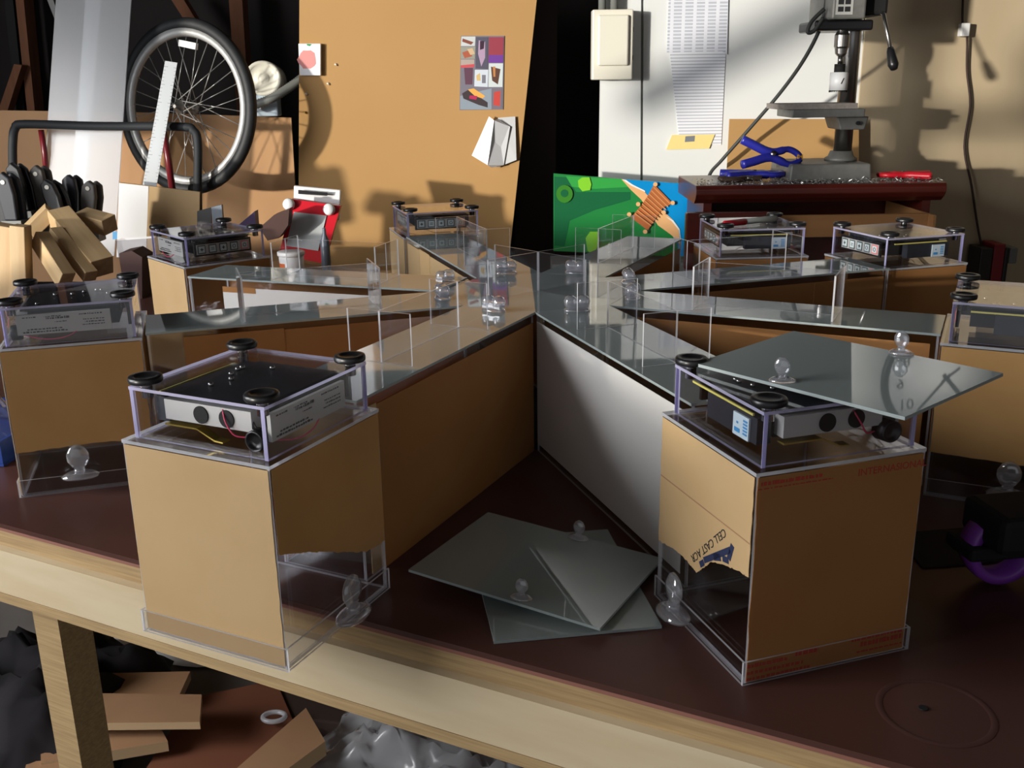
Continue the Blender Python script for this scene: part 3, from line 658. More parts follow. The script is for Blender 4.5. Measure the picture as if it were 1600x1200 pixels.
MB().lathe([(.008, zz(100) + .0003), (.008, zz(88))], 16, Matrix.Translation((SX, SY, 0))).build('shank', STEEL, dp)
MB().lathe([(.010, zz(88) + .0003), (.017, zz(84)), (.019, zz(76)), (.022, zz(73)), (.022, zz(55)), (.018, zz(51)), (.012, zz(42)), (.012, zz(30))], 24, Matrix.Translation((SX, SY, 0)), 0, False).build('chuck', STEEL, dp)
h0 = W(1300, 30, Y=1.56).z; hx0 = W(1300, 20, Y=1.56).x; hx1 = W(1350, 20, Y=1.56).x
bevel(MB().box(hx0, hx1 + .006, 1.56, 1.80, h0, h0 + .28).build('head', CASTG, dp), .006)
lab = MB().box(hx0 + .01, hx0 + .06, 1.5585, 1.5597, h0 + .012, h0 + .2).build('head_label', LABELM, dp)
lbp = MB()
for k in range(8):
    for j in range(2): lbp.box(hx0 + .016 + j * .02, hx0 + .032 + j * .02, 1.5578, 1.5583, h0 + .02 + k * .02, h0 + .034 + k * .02)
lbp.build('label_print', PRINT, lab)
bevel(MB().box(hx0 - .035, hx1 + .045, 1.60, 1.78, h0 - .030, h0 - .0003).build('head_collar', BLACK, dp), .006)
bevel(MB().box(hx1 + .007, hx1 + .085, 1.60, 1.84, h0 + .012, h0 + .26).build('feed_housing', BLACKM, dp), .01)
e0 = W(1381, 22, Y=1.58); e1 = W(1397, 108, Y=1.50)
dv = e1 - e0
MB().tube([e0 - dv * .1 + Vector((0, .06, 0)), e0, e0 + dv * .62], .0055, 10).build('feed_lever', STEEL, dp)
MB().tube([e0 + dv * .62, e0 + dv * .68, e0 + dv * .92, e0 + dv], [.009, .012, .0155, .010], 14).build('lever_grip', BLACK, dp)
# power cord of the press
P = [W(1290, -30, Y=1.66), W(1277, 35, Y=1.64), W(1262, 52, Y=1.62), W(1270, 44, Y=1.58), W(1292, 10, Y=1.60)]
tag(MB().tube(smooth_path([W(1292, -5, Y=1.64), W(1283, 40, Y=1.64), W(1255, 95, Y=1.70), W(1215, 150, Y=1.80), W(1165, 208, Y=1.88), W(1128, 250, Y=1.92), W(1108, 275, Y=1.96), W(1100, 320, Y=2.0)]), .006, 8).build('power_cord', CORD), 'grey power cord slanting down from the drill press head', 'cord')
tag(MB().tube(smooth_path([W(1288, 14, Y=1.60), W(1268, 34, Y=1.60), W(1262, 50, Y=1.60), W(1272, 48, Y=1.60), W(1286, 28, Y=1.60)]), .006, 8).build('cord_loop', CORD), 'small loop of cord beside the drill press head', 'cord')
# hanging brown cord with inline switch on the tan board
hc = thing('switched_cord', 'thin brown cord with white inline switch hanging on the tan wall', 'cord', (0, 0, 0))
MB().tube(smooth_path([W(1506, -30, Y=2.025), W(1504, 36, Y=2.02), W(1511, 58, Y=2.02), W(1511, 110, Y=2.025), W(1516, 165, Y=2.025), W(1507, 230, Y=2.025), W(1518, 290, Y=2.02), W(1527, 350, Y=2.015), W(1536, 395, Y=2.0)]), .004, 8).build('cord', CORDB, hc)
s0 = W(1499, 57, Y=2.01); s1 = W(1515, 36, Y=2.01)
bevel(MB().box(s0.x, s1.x, 2.0, 2.03, s0.z, s1.z).build('inline_switch', WHITEPL, hc), .003)
# power tool on the floor behind, dark with a red band
pt = thing('charger', 'dark power charger with a red band by the tan wall', 'charger', (0, 0, 0))
e = W(1532, 425, Y=1.95); f = W(1592, 392, Y=1.95)
for nm, xa_, xb_, m in (('body', 1532, 1552, BLACK), ('band', 1552, 1570, mat('dull_red', lin(140, 26, 36), .5)), ('body', 1570, 1577, BLACK), ('knob', 1577, 1590, GREYPL)):
    u0 = W(xa_, 400, Y=1.92).x; u1 = W(xb_, 400, Y=1.92).x; zb_ = FZ if nm != 'knob' else W(1580, 412, Y=1.92).z
    bevel(MB().box(u0, u1 - .0004, 1.92, 2.02, zb_, W(1550, 388 if nm != 'band' else 382, Y=1.92).z).build(nm, m, pt), .004)

# clamps, pliers, swarf on the cabinet
def spring_clamp(name, label, cat, M, m, tip, group, jaw=True, metal=None):
    """two-handled spring clamp lying in local xy, nose to +x, about 0.17 long"""
    c = thing(name, label, cat, (0, 0, 0), 0, group); c.matrix_world = M
    for s in (1, -1):
        pth = [(-.095, s * .040, 0), (-.06, s * .026, 0), (-.02, s * .010, 0), (.01, s * .012, 0), (.045, s * .024, 0), (.07, s * .016, 0), (.082, s * .004, 0)]
        mb = MB(); sp = smooth_path(pth, 4); n = len(sp)
        rad = [.0135 if i < n * .38 else .0120 if i < n * .6 else .0095 for i in range(n)]
        mb.tube(sp, rad, 8); mb.build('handle', m, c)
        MB().box(.072, .088, min(s * .001, s * .008), max(s * .001, s * .008), -.008, .008).build('pad', tip, c)
    MB().tube([(-.004, 0, -.014), (-.004, 0, .014)], .008, 12).build('pivot', STEEL if metal is None else metal, c)
    return c
zc = TZ + .016
cl1 = basis((W(1185, 232, Y=1.60).x, 1.62, TZ + .020), (1, .05, 0), (0, 1, .0), (0, 0, 1))
spring_clamp('spring_clamp', 'blue spring clamp lying flat on the cabinet, under another', 'clamp', cl1 @ Matrix.Scale(1.05, 4), BLUEP, ORANGEP, 'blue spring clamps')
cl2 = basis((W(1203, 225, Y=1.58).x + .02, 1.61, TZ + .078), (1, .1, -.12), (.1, .5, .86))
spring_clamp('spring_clamp', 'blue spring clamp lying tilted on top of the other', 'clamp', cl2 @ Matrix.Scale(1.05, 4), BLUEP, ORANGEP, 'blue spring clamps')
cl3 = basis((W(1405, 280, Y=1.57).x + .02, 1.60, TZ + .014), (-1, .3, 0), (.3, 1, 0), (0, 0, -1))
spring_clamp('spring_clamp', 'red-handled metal spring clamp at the cabinet right edge', 'clamp', cl3 @ Matrix.Scale(.85, 4), REDW, BLACK, None, metal=STEEL)
pl_ = thing('pliers', 'old rusty pliers on the cabinet left of the drill base', 'pliers', (0, 0, 0))
u = W(1125, 268, Y=1.56)
for s in (-1, 1):
    MB().tube(smooth_path([(u.x, 1.56 + s * .012, TZ + .012), (u.x + .05, 1.565 + s * .018, TZ + .012), (u.x + .09, 1.57, TZ + .012), (u.x + .13, 1.575 - s * .006, TZ + .012)]), .009, 8).build('handle', mat('rusty_steel_%d' % s, lin(70, 54, 46), .6, .4), pl_)
MB().lathe([(.014, 0), (.014, .012)], 16, Matrix.Translation((u.x + .09, 1.57, TZ + .008))).build('pivot', STEEL, pl_)
rnd = random.Random(3); mb = MB()
for k in range(1500):
    x = rnd.uniform(X0 + .01, X1 - .01); y = min(1.506 + abs(rnd.gauss(0, .05)), 1.9); z = TZ + .0008 + rnd.random() ** 3 * .012
    if b0 - .002 < x < b1 + .002 and y > 1.555: y = 1.507 + rnd.random() * .045
    d = Vector((rnd.uniform(-1, 1), rnd.uniform(-1, 1), rnd.uniform(-.4, .6))).normalized() * rnd.uniform(.002, .007); e_ = Vector((rnd.uniform(-1, 1), rnd.uniform(-1, 1), rnd.uniform(-.5, 1))).normalized() * .0014
    p = Vector((x, y, z)); mb.add([p - d, p + e_, p + d, p - e_], [(0, 1, 2, 3)])
sh = mb.build('metal_shavings', mat('bright_shavings', lin(190, 190, 188), .35, .6)); sh['kind'] = 'stuff'; tag(sh, 'bright metal shavings scattered over the cabinet top', 'shavings')
# red and grey marker on the loose case
mk = thing('marker_pen', 'red and grey marker pen lying on a clear control case lid', 'marker', (0, 0, 0))
zl = ZT + .0002 + .0475 + .0032
m0 = W(1130, 350, Z=zl + .006); m1 = W(1213, 341, Z=zl + .006); dv = (m1 - m0)
MB().tube([m0, m0 + dv * .03, m0 + dv * .40], [.004, .006, .0062], 14).build('cap', REDW, mk)
MB().tube([m0 + dv * .401, m0 + dv * .97, m1], [.0058, .0058, .005], 14).build('barrel', GREYPL, mk)

# ------------------------------------------------------------------ tall cardboard sheet and what is pinned on it
CBY = 1.95
cb = tag(slab('cardboard_sheet', [(468, -60), (845, -60), (797, 390), (790, 470), (466, 470)], CBY, .008, CARD, None, CARDE), 'tall tan cardboard sheet standing behind the maze', 'cardboard')
pk = thing('picture_card', 'colourful picture card of drawing materials pinned to the cardboard', 'poster', (0, 0, 0))
PKY = CBY - .003
slab('card', [(720, 56), (788, 56), (786, 171), (718, 172)], PKY, .002, mat('picture_ground', lin(120, 116, 128), .4), pk)
def pic(pts, c): 
    LAY[0] += 1; n = 'picture_%d' % LAY[0]; return slab('picture', pts, PKY - .0003 - .00002 * (LAY[0] % 40), .0002, mat(n, lin(*c), .4), pk)
for pts, c in (([(721, 57), (743, 57), (742, 72), (720, 72)], (200, 205, 205)), ([(723, 60), (740, 66), (736, 70), (722, 65)], (130, 74, 60)),
    ([(720, 73), (743, 73), (742, 92), (720, 92)], (150, 150, 138)), ([(722, 82), (734, 78), (738, 88), (726, 91)], (170, 90, 66)), ([(730, 77), (738, 75), (742, 84), (735, 86)], (205, 176, 140)),
    ([(744, 58), (763, 58), (762, 108), (743, 107)], (84, 82, 98)), ([(748, 63), (758, 65), (758, 90), (752, 104), (747, 84)], (176, 150, 176)), ([(750, 64), (757, 64), (756, 76), (750, 78)], (60, 36, 56)),
    ([(764, 58), (787, 58), (786, 98), (763, 98)], (150, 60, 76)), ([(764, 86), (786, 86), (786, 98), (763, 98)], (110, 60, 150)), ([(776, 62), (786, 62), (786, 76), (776, 76)], (226, 120, 50)), ([(770, 85), (784, 80), (785, 87), (773, 92)], (235, 200, 70)), ([(765, 79), (774, 76), (776, 82), (767, 84)], (206, 66, 60)),
    ([(720, 93), (741, 93), (741, 104), (720, 104)], (176, 160, 150)), ([(720, 102), (741, 100), (741, 105), (720, 106)], (200, 80, 86)), ([(725, 106), (739, 106), (738, 132), (727, 132)], (96, 62, 80)),
    ([(742, 109), (763, 109), (762, 136), (741, 135)], (206, 214, 224)), ([(744, 118), (750, 114), (751, 126), (745, 126)], (210, 180, 120)), ([(753, 117), (759, 117), (759, 130), (753, 130)], (120, 120, 130)),
    ([(764, 99), (786, 99), (785, 136), (763, 136)], (205, 214, 214)), ([(767, 104), (782, 108), (778, 132), (769, 126)], (92, 62, 50)), ([(770, 104), (774, 104), (774, 120), (771, 120)], (190, 130, 80)),
    ([(719, 150), (768, 138), (768, 171), (719, 171)], (140, 152, 164)), ([(722, 146), (732, 140), (762, 160), (762, 168), (748, 164), (724, 154)], (62, 52, 54)), ([(731, 140), (740, 138), (758, 150), (754, 154), (742, 150)], (230, 170, 84)), ([(734, 149), (746, 150), (744, 156), (733, 154)], (176, 40, 86)),
    ([(769, 138), (785, 138), (784, 170), (768, 170)], (120, 110, 120)), ([(772, 144), (782, 142), (781, 166), (771, 164)], (196, 70, 62))): pic(pts, c)
npd = thing('note_pad', 'small white note pad with a red scribble at the cardboard edge', 'note pad', (0, 0, 0))
bevel(slab('pad', [(466, 68), (501, 68), (501, 118), (468, 118)], CBY - .018, .0175, PAPER, npd), .002)
LAY[0] += 1
slab('red_scribble', [(480 + 13 * math.cos(k * PI / 8) * (1 + .12 * (k % 3)), 93 + 14 * math.sin(k * PI / 8) * (1 + .1 * (k % 2))) for k in range(16)], CBY - .0186, .0003, mat('red_scribble', lin(224, 150, 146), .8), npd)
slab('green_mark', [(479, 68.5), (487, 69), (484, 72), (480, 71)], CBY - .0186, .0003, mat('green_ink', lin(50, 150, 90), .8), npd)
fp = thing('folded_paper', 'crumpled folded white paper pinned under the picture card', 'paper', (0, 0, 0))
def poly(name, pts, m, parent, th=.0008):
    return MB().prism([W(a, b, Y=c) for a, b, c in pts], (0, th, 0)).build(name, m, parent)
poly('fold', [(764, 182, 1.93), (772, 188, 1.905), (762, 258, 1.90), (737, 243, 1.93)], PAPER, fp)
poly('fold', [(772, 188, 1.9055), (776, 186, 1.92), (797, 198, 1.93), (787, 258, 1.93), (768, 262, 1.92), (762, 258, 1.901)], PAPER, fp)
poly('fold', [(778, 184, 1.935), (805, 182, 1.94), (807, 250, 1.935), (776, 262, 1.935)], mat('greyish_paper', lin(206, 208, 208), .8), fp)
for (x, y) in ((525, 101), (513, 131), (479, 147), (477, 176)):
    tag(MB().tube([W(x - 2, y - 1, Y=CBY - .006), W(x + 2, y + 1, Y=CBY - .001)], .003, 8).build('push_pin', CREAMP if y != 176 else BRASS), {101: 'pale push pin right of the note pad', 131: 'pale push pin just below the note pad right side', 147: 'pale push pin at the cardboard left edge under the pad', 176: 'brass push pin lowest at the cardboard left edge'}[y], 'push pin', 'pins in the cardboard')

# ------------------------------------------------------------------ back of the room, left half
for i, (pts, Y, th, m, lab) in enumerate([
    ([(20, -40), (33, -40), (56, 190), (44, 190)], 2.45, .08, STUD, 'timber wall stud'),
    ([(2, -40), (16, -40), (40, 190), (28, 190)], 2.48, .05, BLACKM, 'black downpipe'),
    ([(22, 100), (34, 102), (0, 210), (-14, 205)], 2.40, .05, STUD, 'diagonal timber brace'),
    ([(255, -20), (275, -20), (325, 62), (305, 58)], 2.40, .06, STUD, 'diagonal timber brace'),
    ([(356, -20), (377, -20), (391, 200), (372, 200)], 2.42, .08, STUD, 'timber wall stud'),
    ([(66, -20), (76, -20), (98, 42), (90, 42)], 2.40, .02, GREYPL, 'grey batten')]):
    struct(slab('trim_%d' % (3 + i), pts, Y, th, m), lab)
tag(slab('plywood_board', [(-30, 172), (240, 176), (455, 184), (470, 440), (-30, 440)], [2.1, 2.1, 2.1, 2.0, 2.0], .012, PLYW, None, PLYE), 'wide warm plywood board leaning behind the bicycle wheel', 'board')
# corrugated clear sheets
tag(slab('plastic_sheet', [(90, -40), (160, -40), (128, 400), (60, 400)], [1.90, 1.90, 1.72, 1.72], .006, POLY, None, EDGE), 'dim milky plastic sheet behind the brighter one at left', 'plastic sheet')
tag(slab('plastic_sheet', [(136, -40), (207, -40), (178, 400), (104, 400)], [1.84, 1.84, 1.68, 1.68], .006, POLY, None, EDGE), 'bright sunlit milky plastic sheet left of the wheel', 'plastic sheet')
# bicycle wheel
wh = thing('bicycle_wheel', 'bicycle wheel with black tyre leaning at the left wall', 'wheel', (0, 0, 0))
WC = W(291, 168, Y=1.86); ax = Vector((-.40, -.90, .10)).normalized(); upv = Vector((-.10, .12, 1)); rt = upv.cross(ax).normalized(); upv = ax.cross(rt)
WM = basis(WC, rt, upv, ax); WR = 133 * px(1.86)
wh.matrix_world = WM
def circ(r, z=0, n=56): return [Vector((r * math.cos(2 * PI * k / n), r * math.sin(2 * PI * k / n), z)) for k in range(n)]
MB().tube(circ(WR - .019), .019, 14, closed=True).build('tyre', RUBBER, wh)
rp = [(WR - .034, -.012), (WR - .052, -.013), (WR - .060, 0), (WR - .052, .013), (WR - .034, .012), (WR - .034, -.012)]
MB().lathe(rp, 56, None, cap=False).build('rim', SILVER, wh)
MB().lathe([(.006, -.055), (.008, -.045), (.022, -.034), (.022, -.030), (.012, -.026), (.010, 0), (.012, .026), (.022, .030), (.022, .034), (.008, .045), (.006, .055)], 20).build('hub', STEEL, wh)
sm_ = MB().tube([(0, 0, 0), (0, 0, 1)], .0015, 5).mesh('spoke', SILVER)
for k in range(32):
    a = 2 * PI * k / 32; side = 1 if k % 2 else -1; off = (.55 if (k // 2) % 2 else -.55)
    p0 = Vector((.021 * math.cos(a + off * 2), .021 * math.sin(a + off * 2), side * .032)); p1 = Vector(((WR - .054) * math.cos(a), (WR - .054) * math.sin(a), 0))
    s_ = link('spoke', sm_, wh); d = p1 - p0; s_.matrix_local = Matrix.Translation(p0) @ d.to_track_quat('Z', 'Y').to_matrix().to_4x4() @ Matrix.Diagonal((1, 1, d.length, 1))
a = 1.25; rf = MB()
rf.box(-.035, .035, -.010, .010, -.006, .006, 0, Matrix.Translation(((WR - .085) * math.cos(a), (WR - .085) * math.sin(a), .02)) @ Matrix.Rotation(a + PI / 2, 4, 'Z')); rf.build('reflector', WHITEPL, wh)
# black padded hoop rack
HY = 1.74
tag(MB().tube(smooth_path([W(20, 330, Y=HY), W(20, 260, Y=HY), W(20, 222, Y=HY), W(24, 200, Y=HY), W(40, 194, Y=HY), W(150, 197, Y=HY), W(280, 198, Y=HY), W(302, 204, Y=HY), W(309, 224, Y=HY), W(309, 300, Y=HY), W(312, 420, Y=HY)], 5), .0135, 12).build('hoop_rack', FOAM), 'black padded tubular hoop in front of the bicycle wheel', 'rack')
tag(MB().tube([W(255, 205, Y=1.765), W(263, 250, Y=1.765), W(270, 300, Y=1.765)], .011, 10).build('maroon_tube', MAROON), 'maroon metal tube right of the steel ruler', 'tube')
tag(MB().tube([W(64, 203, Y=1.775), W(70, 240, Y=1.775), W(74, 300, Y=1.775)], .009, 10).build('maroon_tube', MAROON), 'maroon metal tube left of the plastic sheets', 'tube')
rl = thing('steel_ruler', 'long steel ruler leaning against the bicycle wheel', 'ruler', (0, 0, 0))
RY0, RY1 = 1.715, 1.66
P = [W(258, 95, Y=RY0), W(277, 98, Y=RY0), W(243, 300, Y=RY1), W(221, 298, Y=RY1)]
MB().prism(P, (0, .002, 0)).build('blade', mat('satin_steel', lin(176, 180, 182), .4, .2), rl)
tk = MB()
for k in range(34):
    t = .04 + k * .027; a_p = P[0].lerp(P[3], t); b_p = P[1].lerp(P[2], t); f = .32 if k % 5 == 0 else .18
    e_ = (P[3] - P[0]).normalized() * .0008
    for s, q in ((a_p, a_p.lerp(b_p, f)), (b_p, b_p.lerp(a_p, f * .7))): tk.prism([s - Vector((0, .0006, 0)), q - Vector((0, .0006, 0)), q + e_ - Vector((0, .0006, 0)), s + e_ - Vector((0, .0006, 0))], (0, .0003, 0))
tk.build('graduations', PRINT, rl)
# small sunlit board with white and blue edge
sbd = thing('plywood_offcut', 'small pale sunlit board standing before the wheel', 'board', (0, 0, 0))
slab('board', [(186, 285), (312, 300), (310, 402), (182, 402)], [1.60, 1.60, 1.56, 1.56], .009, KRAFT_L, sbd, PLYE)
slab('white_band', [(186, 286), (232, 291), (228, 402), (182, 402)], [1.5985, 1.5985, 1.5585, 1.5585], .001, PAPER, sbd)
slab('blue_band', [(176, 362), (229, 362), (228, 374), (176, 374)], [1.574, 1.574, 1.571, 1.571], .001, BLUEL, sbd)
# pale round lamp head / lid with blue box and ribbed hose
jr = thing('work_lamp', 'round off-white lamp head on a small base beside the wheel', 'lamp', (0, 0, 0))
JC = W(411, 122, Y=2.0); jm = basis(JC, (1, .15, 0), (.1, .1, 1), (-.18, -1, .15)); r_ = 28 * px(2.0)
MB().lathe([(r_ * .55, -.06), (r_ * .95, -.05), (r_, -.01), (r_ * .98, 0), (r_ * .84, .004), (r_ * .80, -.002), (r_ * .3, -.001), (r_ * .25, .006), (.001, .006)], 32, jm).build('head', CREAMP, jr)
j0 = W(392, 182, Y=2.0); j1 = W(432, 146, Y=2.0); bevel(MB().box(j0.x, j1.x, 2.0, 2.06, j0.z, j1.z).build('base', mat('pale_blue', lin(170, 186, 198), .5), jr), .004)
hp = smooth_path([W(384, 168, Y=1.95), W(420, 156, Y=1.95), W(450, 138, Y=1.98), W(475, 120, Y=2.0)], 10); n = len(hp)
tag(MB().tube([hp[min(i // 2, n - 1)].lerp(hp[min(i // 2 + 1, n - 1)], .5 * (i % 2)) for i in range(2 * n - 1)], [.016 if i % 2 else .0135 for i in range(2 * n - 1)], 12).build('ribbed_hose', GREYPL), 'grey ribbed hose running from the wheel behind the cardboard', 'hose')

# spring clamps standing in the wood pile
def up_clamp(label, x, y, Y, h, lean, m, hole=True):
    c = thing('spring_clamp', label, 'clamp', (0, 0, 0), 0, 'dark clamps standing in the wood pile')
    b = W(x, y, Y=Y); s = h * 1.12 * px(Y); wd = .022
    t_ = Vector((lean * s, 0, s))
    mb = MB(); pts = [b + Vector((-wd * .8, 0, 0)), b + Vector((wd * .8, 0, 0)), b + t_ * .55 + Vector((wd, 0, 0)), b + t_ * .9 + Vector((wd * .8, 0, 0)), b + t_ + Vector((0, 0, .004)), b + t_ * .9 - Vector((wd * .8, 0, 0)), b + t_ * .55 - Vector((wd, 0, 0))]
    bevel(mb.prism(pts, (0, .02, 0)).build('handle', m, c), .004)
    pts2 = [p + Vector((.006, .035, -.004)) for p in pts]
    bevel(MB().prism(pts2, (0, .016, 0)).build('handle', m, c), .004)
    MB().box(b.x - wd * 1.2, b.x + wd * 1.2, Y + .001, Y + .050, b.z - .07, b.z - .0005).build('jaw', GREYPL, c)
    if hole:
        hc_ = b + t_ * .82; MB().lathe([(.006, 0), (.006, .0012)], 14, basis(hc_ + Vector((0, -.0013, 0)), (1, 0, 0), (0, 0, 1), (0, -1, 0))).build('eyelet', CREAMP, c)
    return c
DCL = mat('clamp_dark', lin(40, 42, 50), .5); DCG = mat('clamp_grey', lin(92, 88, 84), .5)
up_clamp('black clamp handle cut by the left border', 2, 350, 1.22, 72, .0, BLACK)
up_clamp('dark grey clamp handle with eyelet, second from the left border', 17, 345, 1.18, 66, -.05, DCL)
up_clamp('tallest black clamp handle at the end of the foam hoop', 36, 330, 1.26, 66, -.12, BLACK, False)
up_clamp('grey clamp handle with eyelet before the milky sheet', 62, 325, 1.30, 58, .03, DCG)
up_clamp('black clamp handle with bright eyelet leaning over the pine blocks', 90, 338, 1.26, 50, -.22, BLACK)
up_clamp('slim dark clamp handle standing before the sunlit sheet', 110, 335, 1.34, 54, .06, DCL, False)
up_clamp('rightmost clamp handle with silver tip in the wood pile', 136, 340, 1.34, 50, .16, DCG)
# pine blocks
def block(label, a, b, wpx, Y0, Y1, depth=.05, m=PINE, tilt=0):
    """bar of timber from pixel a to pixel b (both on its front face centre line)"""
    p, q = W(*a, Y=Y0), W(*b, Y=Y1); d = (q - p); L = d.length; wd = wpx * px((Y0 + Y1) / 2)
    M = basis((p + q) / 2, d, Vector((0, 1, tilt)).cross(d), None)
    o = thing('timber_block', label, 'timber block', (0, 0, 0), 0, 'pine blocks piled at left')
    o.matrix_world = M
    bevel(MB().box(-L / 2, L / 2, -wd / 2, wd / 2, -depth / 2, depth / 2).build('bar', PINE, o), .002)
    return o
block('upright pine block at the left border', (12, 470), (14, 352), 44, .98, .98, .05)
block('upright pine block beside the one at the left border', (36, 470), (32, 352), 24, .95, .95, .04)
block('long pine block slanting down right on top of the pile', (92, 338), (160, 418), 34, 1.16, 1.02, .06, tilt=.5)
block('pine block slanting down right, under the longest one', (86, 362), (142, 432), 20, 1.07, .97, .034, tilt=.4)
block('lowest pine block slanting down right in the pile', (62, 372), (104, 438), 30, 1.00, .92, .036, tilt=.4)
block('short pine block slanting up right at the back of the pile', (46, 362), (80, 328), 22, 1.14, 1.16, .05, tilt=.5)
block('short pine block poking out right from the pile', (128, 340), (172, 352), 26, 1.22, 1.18, .05, tilt=.3)

# toy, bucket and clutter behind the left arms
ty = thing('drawing_toy', 'red framed drawing toy with white knobs and bright grey screen', 'toy', (0, 0, 0))
TYY = [1.47, 1.47, 1.40, 1.40]
slab('frame', [(456, 311), (532, 322), (506, 412), (436, 398)], TYY, .03, REDW, ty)
slab('screen', [(459, 331), (510, 337), (497, 392), (447, 384)], [1.453, 1.453, 1.41, 1.41], .002, mat('toy_screen', lin(196, 200, 200), .15, spec=.7), ty)
for (x, y) in ((451, 319), (514, 327)):
    c = W(x, y, Y=1.455); MB().lathe([(.017, -.012), (.018, 0), (.014, .010), (.001, .012)], 20, basis(c, (1, 0, 0), (0, .3, 1), (0, -1, .3))).build('knob', WHITEPL, ty)
tag(bevel(slab('white_tray', [(459, 290), (532, 297), (530, 345), (458, 340)], [1.56, 1.56, 1.53, 1.53], .02, WHITEPL), .003), 'white tray standing behind the red toy', 'tray')
tag(slab('black_marker', [(466, 297), (511, 301), (511, 306), (466, 303)], 1.535, .008, BLACK), 'black marker on the white tray edge', 'marker')
bk = thing('plastic_tub', 'small white lidded tub with an orange label beside the red toy', 'tub', (0, 0, 0))
BC = W(456, 412, Y=1.20); s = px(1.20)
BM = Matrix.Translation((BC.x, 1.20, 0))
MB().lathe([(18 * s, .0), (20 * s, 40 * s)], 32, BM @ Matrix.Translation((0, 0, .0008))).build('body', WHITEPL, bk)
MB().lathe([(20.5 * s, 40 * s + .001), (22 * s, 41 * s + .001), (22 * s, 47 * s), (20 * s, 48 * s), (1 * s, 47.5 * s)], 32, BM).build('lid', WHITEPL, bk)
lm = MB(); vs = []
for k in range(9):
    a = -2.9 + k * .12
    for z in (12 * s, 30 * s): vs.append(BM @ Vector(((18 + .05 * z / s + .25) * s * math.cos(a), (18 + .05 * z / s + .25) * s * math.sin(a), z)))
lm.add(vs, [(2 * k, 2 * k + 2, 2 * k + 3, 2 * k + 1) for k in range(8)], 0, True); lm.build('label', mat('orange_label', lin(226, 110, 60), .5), bk)
tag(bevel(MB().lathe([(.012, 0), (.014, .01), (.013, .09), (.006, .105), (.005, .125)], 18, Matrix.Translation((W(508, 385, Y=1.33).x, 1.33, .0008))).build('glue_bottle', mat('bottle_grey', lin(96, 104, 116), .3)), .001), 'grey slim bottle leaning before the red toy', 'bottle')
tag(slab('dark_bracket', [(405, 356), (428, 336), (452, 326), (450, 352), (436, 372), (418, 376)], 1.36, .05, mat('dark_brown_plastic', lin(70, 44, 36), .4)), 'dark brown moulded bracket left of the red toy', 'bracket')
tag(slab('purple_wedge', [(372, 352), (398, 330), (400, 356), (386, 366)], 1.40, .04, mat('dark_purple', lin(58, 38, 76), .4)), 'dark purple wedge behind the left rear case', 'wedge')
tag(slab('grey_strip', [(330, 324), (346, 320), (354, 411), (338, 413)], 1.42, .015, mat('grey_alloy', lin(140, 148, 158), .3, .5)), 'grey alloy strip standing behind the left rear case', 'strip')
tag(slab('dark_tile', [(308, 330), (330, 324), (330, 412), (308, 412)], 1.45, .01, mat('slate', lin(70, 68, 68), .5)), 'dark slate tile behind the left rear case', 'tile')
tag(slab('paper_bag', [(180, 376), (240, 372), (244, 400), (236, 432), (190, 424)], 1.10, .04, FILM), 'crumpled clear bag by the left rear box', 'bag')
tag(slab('brown_tool_pouch', [(186, 396), (206, 392), (222, 402), (222, 470), (196, 480)], .98, .08, mat('dark_leather', lin(62, 34, 30), .7)), 'dark brown pouch between the pine blocks and the left rear box', 'pouch')
tag(MB().lathe([(.028, 0), (.028, .004)], 24, Matrix.Translation((*W(470, 398, Y=1.05).xy, .0006))).build('red_disc', mat('dull_red_disc', lin(150, 60, 54), .5)), 'flat red disc lying on the bench by the white tub', 'disc')
# blue tub with clear film at the left border
bt2 = thing('blue_tray', 'blue tray with crumpled clear film at the left border', 'tray', (0, 0, 0))
c = W(-20, 728, Z=.0)
bx0 = Matrix.Translation((c.x - .10, c.y + .11, .0008)) @ Matrix.Rotation(-.12, 4, 'Z')
MB().box(-.16, .14, -.10, .10, 0, .004, 0, bx0).build('base', ROYAL, bt2)
for (x0_, x1_, y0_, y1_) in ((-.16, .14, -.10, -.096), (-.16, .14, .096, .10), (.136, .14, -.0958, .0958), (-.16, -.156, -.0958, .0958)): MB().box(x0_, x1_, y0_, y1_, .0045, .038, 0, bx0).build('rim', ROYAL, bt2)
from mathutils import noise as mnoise
def crumple(name, M, sx, sy, h, m, seed, parent=None, n=28, sc=5):
    vs = []
    for j in range(n + 1):
        for i in range(n + 1):
            u, v = i / n, j / n; e = max(0, math.sin(PI * u) * math.sin(PI * v)) ** .45
            q = Vector((u * sc, v * sc * sy / sx, seed * 3.7)); f = .55 + .35 * mnoise.noise(q) + .30 * abs(mnoise.noise(q * 2.3)) + .12 * mnoise.noise(q * 5)
            dx = mnoise.noise(q * 1.3 + Vector((9, 0, 0))) * .35 / sc; dy = mnoise.noise(q * 1.3 + Vector((0, 9, 0))) * .35 / sc
            vs.append(M @ Vector(((u - .5 + dx) * sx, (v - .5 + dy) * sy, e * h * max(f, .05) + .002)))
    return MB().add(vs, [(j * (n + 1) + i, j * (n + 1) + i + 1, (j + 1) * (n + 1) + i + 1, (j + 1) * (n + 1) + i) for j in range(n) for i in range(n)], 0, True).build(name, m, parent)
tag(crumple('clear_film', bx0 @ Matrix.Translation((0, .0, .006)), .25, .17, .10, FILM, 3), 'crumpled clear film heaped in the blue tray', 'plastic film')

